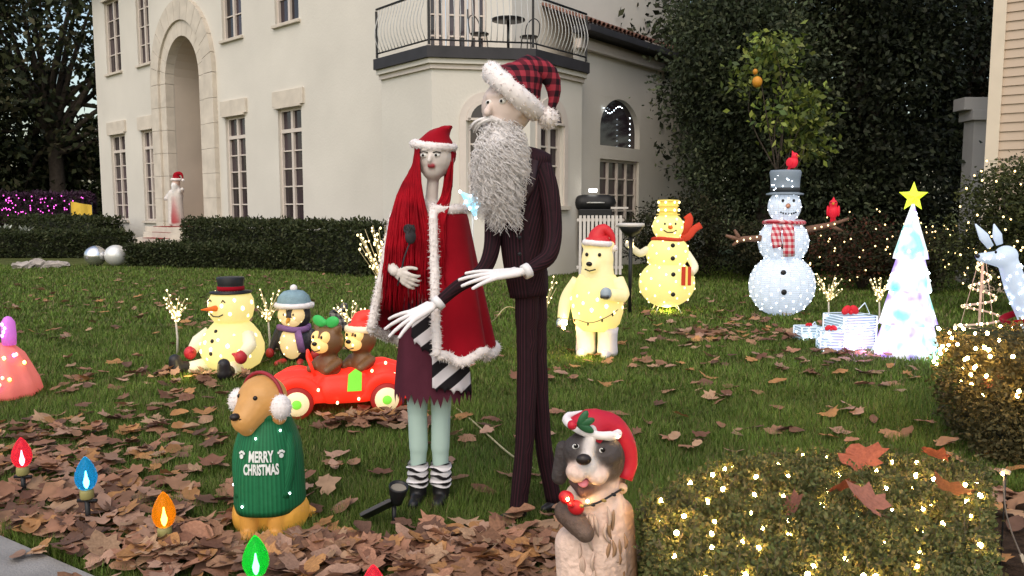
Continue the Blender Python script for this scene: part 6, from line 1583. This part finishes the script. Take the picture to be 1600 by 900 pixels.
# --- Santa standing in the entrance, small
q = FM @ Vector((ac+.25,-.25,0)) + HL; t = thing('entrance_figure', 'small figure in white and red robe standing at the arched entrance', 'figure', (q.x,q.y,.9), FA+R(-70))
blob('body', [('c', (0,0,.1), (0,0,1.05), .20, .17, (.6,.55,.50)), ('c', (0,-.02,.15), (0,-.02,.95), .19, .15, (.35,.02,.03)), ('c', (-.22,-.08,.1), (-.18,-.10,1.1), .09, .08, (.62,.58,.54)), ('e', (0,-.02,1.42), (.13,.13,.15), (0,0,0), (.55,.36,.28)), ('c', (0,-.10,1.32), (0,-.13,1.10), .11, .05, (.7,.68,.66)),
   ('c', (-.2,0,1.15), (-.34,-.15,.9), .085, .07, (.62,.58,.55)), ('c', (.2,0,1.15), (.36,-.12,1.2), .085, .065, (.62,.58,.55)), ('c', (0,.02,1.0), (0,0,1.3), .19, .10, (.6,.55,.52))], VC, t, voxel=.03)
santa_hat(t, (0,0,1.52), .14, [(.1,.05,1.72), (.2,.05,1.66), (.24,.04,1.5)], mat('red_velvet',(0,0,0)), FURW, band=.04, ball=.05, n=120)
# --- slatted white screen, post with tray lamp and grill beside the bay
b = G(937, 436); t = thing('picket_screen', 'white slatted screen beside the corner bay', 'fence', b)
for k in range(11):
    MB().box((-.42+.085*k,0,.72), (.055,.022,1.25)).build('slat', mat('white_slat', (.58,.54,.50), rough=.6, var=.08, scale=4), t, smooth=False)
for z in (.25,1.25): MB().box((0,.03,z), (.98,.03,.06)).build('rail', mat('white_slat', (0,0,0)), t, smooth=False)
b = G(922, 430); t = thing('garden_grill', 'black covered grill with white tray behind the slatted screen', 'grill', (b.x+.15,b.y+.6,0))
blob('cover', [('c', (-.3,0,1.62), (.3,0,1.62), .19, .19, (.012,.012,.013))], mat('black_cover', (.012,.012,.013), rough=.5), t, voxel=.03)
MB().box((0,0,1.0), (.75,.4,.95)).build('cart', BLK, t, smooth=False, bevel=.02)
for s in (-1,1):
    for y in (-.15,.15): MB().box((s*.32,y,.27), (.06,.06,.54)).build('leg', BLK, t, smooth=False)
MB().box((.55,0,1.5), (.40,.35,.05)).build('side_tray', mat('white_slat', (0,0,0)), t, smooth=False, bevel=.01)
MB().tube([(-.2,-.2,1.62),(0,-.24,1.62),(.2,-.2,1.62)], .015, 8).build('lid_handle', SILV, t)
lm = MB().box((-.05,-.05,1.90), (.18,.16,.08)).build('lamp', mat('white_lamp', (.8,.8,.8), emis=(1,.97,.9), es=3), t, smooth=False, bevel=.015)
b = G(984, 493); t = thing('garden_post', 'slim black post with white-rimmed bowl beside the yellow snowman', 'post', b)
MB().tube([(0,0,-.02),(0,0,1.16)], .028, 10).build('pole', BLK, t)
MB().lathe([(.03,1.10),(.12,1.16),(.17,1.24),(.16,1.25)], 24).build('bowl', BLK, t); MB().lathe([(.16,1.243),(.185,1.245),(.185,1.29),(.16,1.292)], 24).build('bowl_rim', mat('white_slat', (0,0,0)), t)

# point lights added outside the lit shells, standing in for their glow on grass
def add_spill_light(parent_label, loc, col, watts, rad=.08):
    par = next(o for o in bpy.data.objects if o.get('label') == parent_label)
    ld = bpy.data.lights.new('added_spill_light', 'POINT'); ld.energy = watts; ld.color = col; ld.shadow_soft_size = rad
    lo = bpy.data.objects.new('added_spill_light', ld); COL.objects.link(lo); lo.parent = par; lo.location = loc
add_spill_light('tall yellow lit snowman with gold hat, red scarf and a gift', (0,-.05,.06), (1,.85,.25), 16)
add_spill_light('glowing white bear standing upright in a Santa hat, holding string lights', (0,-.30,.10), (1,.78,.2), 4)
add_spill_light('brilliant white tiered cone tree with yellow-green star', (-.40,-.05,.10), (.55,.2,1), 12)
add_spill_light('brilliant white tiered cone tree with yellow-green star', (.10,-.42,.08), (.6,1,.9), 4)
add_spill_light('small yellow lit snowman sitting, black top hat with red band', (0,-.55,.12), (1,.8,.3), 2)
# ================================================================== fallen leaves
LEAFM = mat('dry_leaf', (1,1,1), rough=.75, var=.28, scale=14, attr=True, spec=.2, orand=.25, transl=.15)
OUT = [(0,-.04),(.13,-.17),(.31,-.20),(.33,-.06),(.52,.00),(.42,.12),(.50,.33),(.34,.34),(.25,.36),(.17,.50),(0,.64)]
def leaf_variant(g, ns=False):
    pts = OUT + [(-x,y) for x, y in reversed(OUT[1:-1])]
    pts = [(x*g.uniform(.85,1.15), y*g.uniform(.9,1.1)) for x, y in pts]
    c1, c2, tw, cup = g.uniform(-.55,1.0), g.uniform(-.5,.9), g.uniform(-.5,.5), g.uniform(-.2,.6)
    def z(x, y): return .9*(c1*x*x*.9 + c2*(y-.15)**2*.7 + tw*x*(y-.1)) + cup*.25*abs(x)
    V = [(0,.12,z(0,.12)), (0,-.02,0)]
    V = [(0,.12,z(0,.12))] + [(x,y,z(x,y)+g.uniform(-.035,.035)) for x, y in pts]
    n = len(pts); F = [(0, 1+i, 1+(i+1)%n) for i in range(n)]
    k = len(V); V += [(-.012,-.02,.0),(.012,-.02,.0),(.006+g.uniform(-.05,.05),-.40,.10)]; F.append((k,k+1,k+2))
    return np.array(V)*.95, np.array(F)
def oval_variant(g):
    wd = g.uniform(.20,.34); rl = g.uniform(.2,1.6); n = 7; V = []; F = []
    for i in range(n+1):
        y = -.3+i/n*.9; h = wd*math.sin(math.pi*(.06+.9*i/n))**.8*g.uniform(.85,1.1)
        for s in (-1,0,1): V.append((s*h, y, rl*h*h*abs(s)*1.6+.25*rl*(y-.1)**2+g.uniform(-.02,.02)))
    for i in range(n):
        for s in (0,1): q = i*3+s; F.append((q,q+1,q+4)); F.append((q,q+4,q+3))
    return np.array(V), np.array(F)
gl = random.Random(5); VAR = [leaf_variant(gl) for _ in range(14)] + [oval_variant(gl) for _ in range(8)]
LC = [(.32,.175,.10), (.26,.135,.078), (.38,.235,.14), (.19,.09,.056), (.33,.165,.10), (.38,.19,.075), (.14,.075,.05), (.37,.22,.15)]
# patches of leaves: centre on the lawn, reach in metres (x, y), how many
spots = []
def patch(px, py, rx, ry, n, sm=(.10,.175)):
    c = G(px, py); spots.append((c.x, c.y, rx, ry, n, sm))
patch(60,745,.75,.55,190); patch(170,790,.65,.42,200); patch(60,690,.8,.6,150); patch(230,700,.6,.45,70); patch(320,860,.45,.28,100); patch(430,880,.5,.24,90)
patch(560,885,.5,.22,110); patch(700,875,.45,.22,120); patch(800,880,.35,.25,110); patch(860,830,.22,.2,40); patch(500,925,.8,.25,150); patch(740,920,.6,.25,130)
patch(130,835,.5,.3,140); patch(230,880,.5,.25,120); patch(260,640,.6,.4,36); patch(90,600,1.3,.6,60); patch(190,480,2.4,1.3,80); patch(80,520,2.2,.8,45)
patch(590,665,.32,.22,70); patch(550,668,.3,.2,40); patch(700,680,.35,.3,26); patch(560,745,.35,.28,14); patch(460,800,.3,.25,20); patch(290,590,.7,.4,40); patch(340,600,.5,.3,26)
patch(1085,530,.55,.5,60); patch(1150,520,.8,.8,45); patch(900,590,.5,.5,20); patch(1020,575,.5,.4,16); patch(1110,610,.5,.35,14); patch(1080,700,.5,.4,16); patch(1290,650,.7,.4,16)
patch(1300,690,.6,.2,12); patch(1200,560,1.2,1.0,36); patch(1340,600,.7,.5,16); patch(1220,530,.6,.5,40); patch(1310,560,.4,.25,20); patch(960,520,1.4,1.5,40); patch(1050,480,2.2,2.0,55); patch(1180,505,1.0,1.0,40)
patch(740,560,1.4,1.0,20); patch(500,500,2.6,1.6,60); patch(300,450,4.5,2.5,90); patch(400,560,1.2,.8,36); patch(930,660,.5,.4,7); patch(760,770,.2,.2,8); patch(840,760,.2,.2,5); patch(1440,600,.5,.4,10); patch(1030,660,.8,.5,9)
DOG = G(424, 826)
patch(1560,800,.5,.5,40); patch(1590,740,.4,.4,30)
L = []
g2 = random.Random(9)
for cx, cy, rx, ry, n, sm in spots:
    for _ in range(int(n*(.62 if cy < 5 else .8))):
        x, y = cx+g2.gauss(0,.55)*rx, cy+g2.gauss(0,.55)*ry
        if y < 2.2: continue
        side = (x-pa.x)*pn.x+(y-pa.y)*pn.y
        if side > -.02 and g2.random() < (.75 if side < .12 else .97): continue
        if in_poly(x, y, NPOLY) or (in_poly(x, y, BED) and g2.random() < .3): continue
        if (x-DOG.x)**2+(y-DOG.y+.1)**2 < .20**2: continue
        L.append((x, y, side, g2.uniform(*sm)))
dens = {}
leaves = []
for x, y, side, s in L:
    k = (round(x/.13), round(y/.13)); c = dens.get(k, 0); dens[k] = c+1
    leaves.append((x, y, (.04 if side < 0 else .045)+min(c,4)*.009+g2.uniform(0,.012), s, g2.uniform(0,6.28), g2.gauss(0,.2), g2.gauss(0,.2), g2.randrange(22), g2.randrange(8)))
# which show largest: near ones, on top of the pile
leaves.sort(key=lambda q: (q[3]/math.hypot(q[0],q[1]))*(1+4*(q[2]-.04)), reverse=True)
TONE = ['tan brown', 'chestnut brown', 'pale tan', 'dark brown', 'pinkish brown', 'golden brown', 'blackish brown', 'pale pinkish']
ANCH = [(n_, G(*q)) for n_, q in (('beside the jersey dog', (424,840)), ('before the red toy car', (570,665)), ('between pavement and red bulb', (40,790)), ('beside the blue bulb', (139,832)), ('beside the amber bulb', (259,870)), ('behind the green bulb', (420,900)),
    ('under the solar spotlight', (600,860)), ("at the tall figure's feet", (800,850)), ('behind the white-chested dog', (930,780)), ("around the red-haired figure's boots", (690,760)), ('on the open grass behind the broad lit hedge', (1250,650)), ('in the mulch beside the broad lit hedge', (1580,800)),
    ('below the standing white bear', (960,600)), ('below the gift boxes', (1250,560)), ('before the sitting snowman', (320,610)), ('near the pink lit dome', (70,640)), ('on the open grass left of the jersey dog', (230,700)))]
lme = {}
for i, (x, y, z, s, a, tx, ty, v, c) in enumerate(leaves[:300]):
    if (v, c) not in lme:
        V, F = VAR[v]; me = big_mesh('fallen_leaf', V, F, np.repeat(np.array([LC[c]]), len(V), 0)); me.materials.append(LEAFM); lme[(v,c)] = me
    o = put('fallen_leaf', lme[(v,c)], None, None, False, (x,y,z), (tx,ty,a), s)
    anc = min(ANCH, key=lambda q: (q[1].x-x)**2+(q[1].y-y)**2)[0]
    lab = f"{TONE[c]} {'lobed' if v < 14 else 'narrow'} leaf lying {anc}"
    tag(o, lab, 'leaf', 'single leaves ' + anc)
Vs = []; Fs = []; Cs = []; off = 0
for x, y, z, s, a, tx, ty, v, c in leaves[300:]:
    V, F = VAR[v]; M_ = np.array(Euler((tx,ty,a)).to_matrix()); P_ = (V*s) @ M_.T + np.array([x,y,z]); Vs.append(P_); Fs.append(F+off); off += len(V)
    Cs.append(np.repeat(np.array([LC[c]])*g2.uniform(.75,1.25), len(V), 0))
o = put('leaf_litter', big_mesh('leaf_litter', np.concatenate(Vs), np.concatenate(Fs), np.concatenate(Cs)), LEAFM, None, False)
tag(o, 'litter of dry brown leaves covering the lawn edge', 'leaf litter', kind='stuff')
# big reddish leaves caught on the near hedges
RLC = [(.30,.085,.045), (.27,.11,.075), (.25,.08,.05), (.28,.125,.08)]
for k, (px, py, Yd, s, lab) in enumerate(((1350,722,3.22,.17,'large red leaf standing at the back of the broad lit hedge'), (1362,795,2.70,.17,'large dull pink leaf in the middle of the broad lit hedge'), (1465,716,3.25,.12,'red leaf at the back corner of the broad lit hedge'),
      (1485,768,2.9,.13,'brownish leaf on the far end of the broad lit hedge'), (1308,762,2.9,.11,'small bright orange leaf beside the large pink one'), (1235,795,2.72,.11,'small tan leaf on the camera side of the broad lit hedge'), (1555,600,4.7,.13,'brown leaf on the low hedge under the spiral tree'))):
    V, F = VAR[k*2 % 14]; me = big_mesh('hedge_leaf', V, F, np.repeat(np.array([RLC[k % 4]]), len(V), 0)); me.materials.append(LEAFM)
    p = W(px, py, Yd); o = put('hedge_leaf', me, None, None, False, p, (R(28)+.08*k, .3*(k%3)-.3, k*.9), s*1.15); tag(o, lab, 'leaf', 'leaves caught on the hedges')
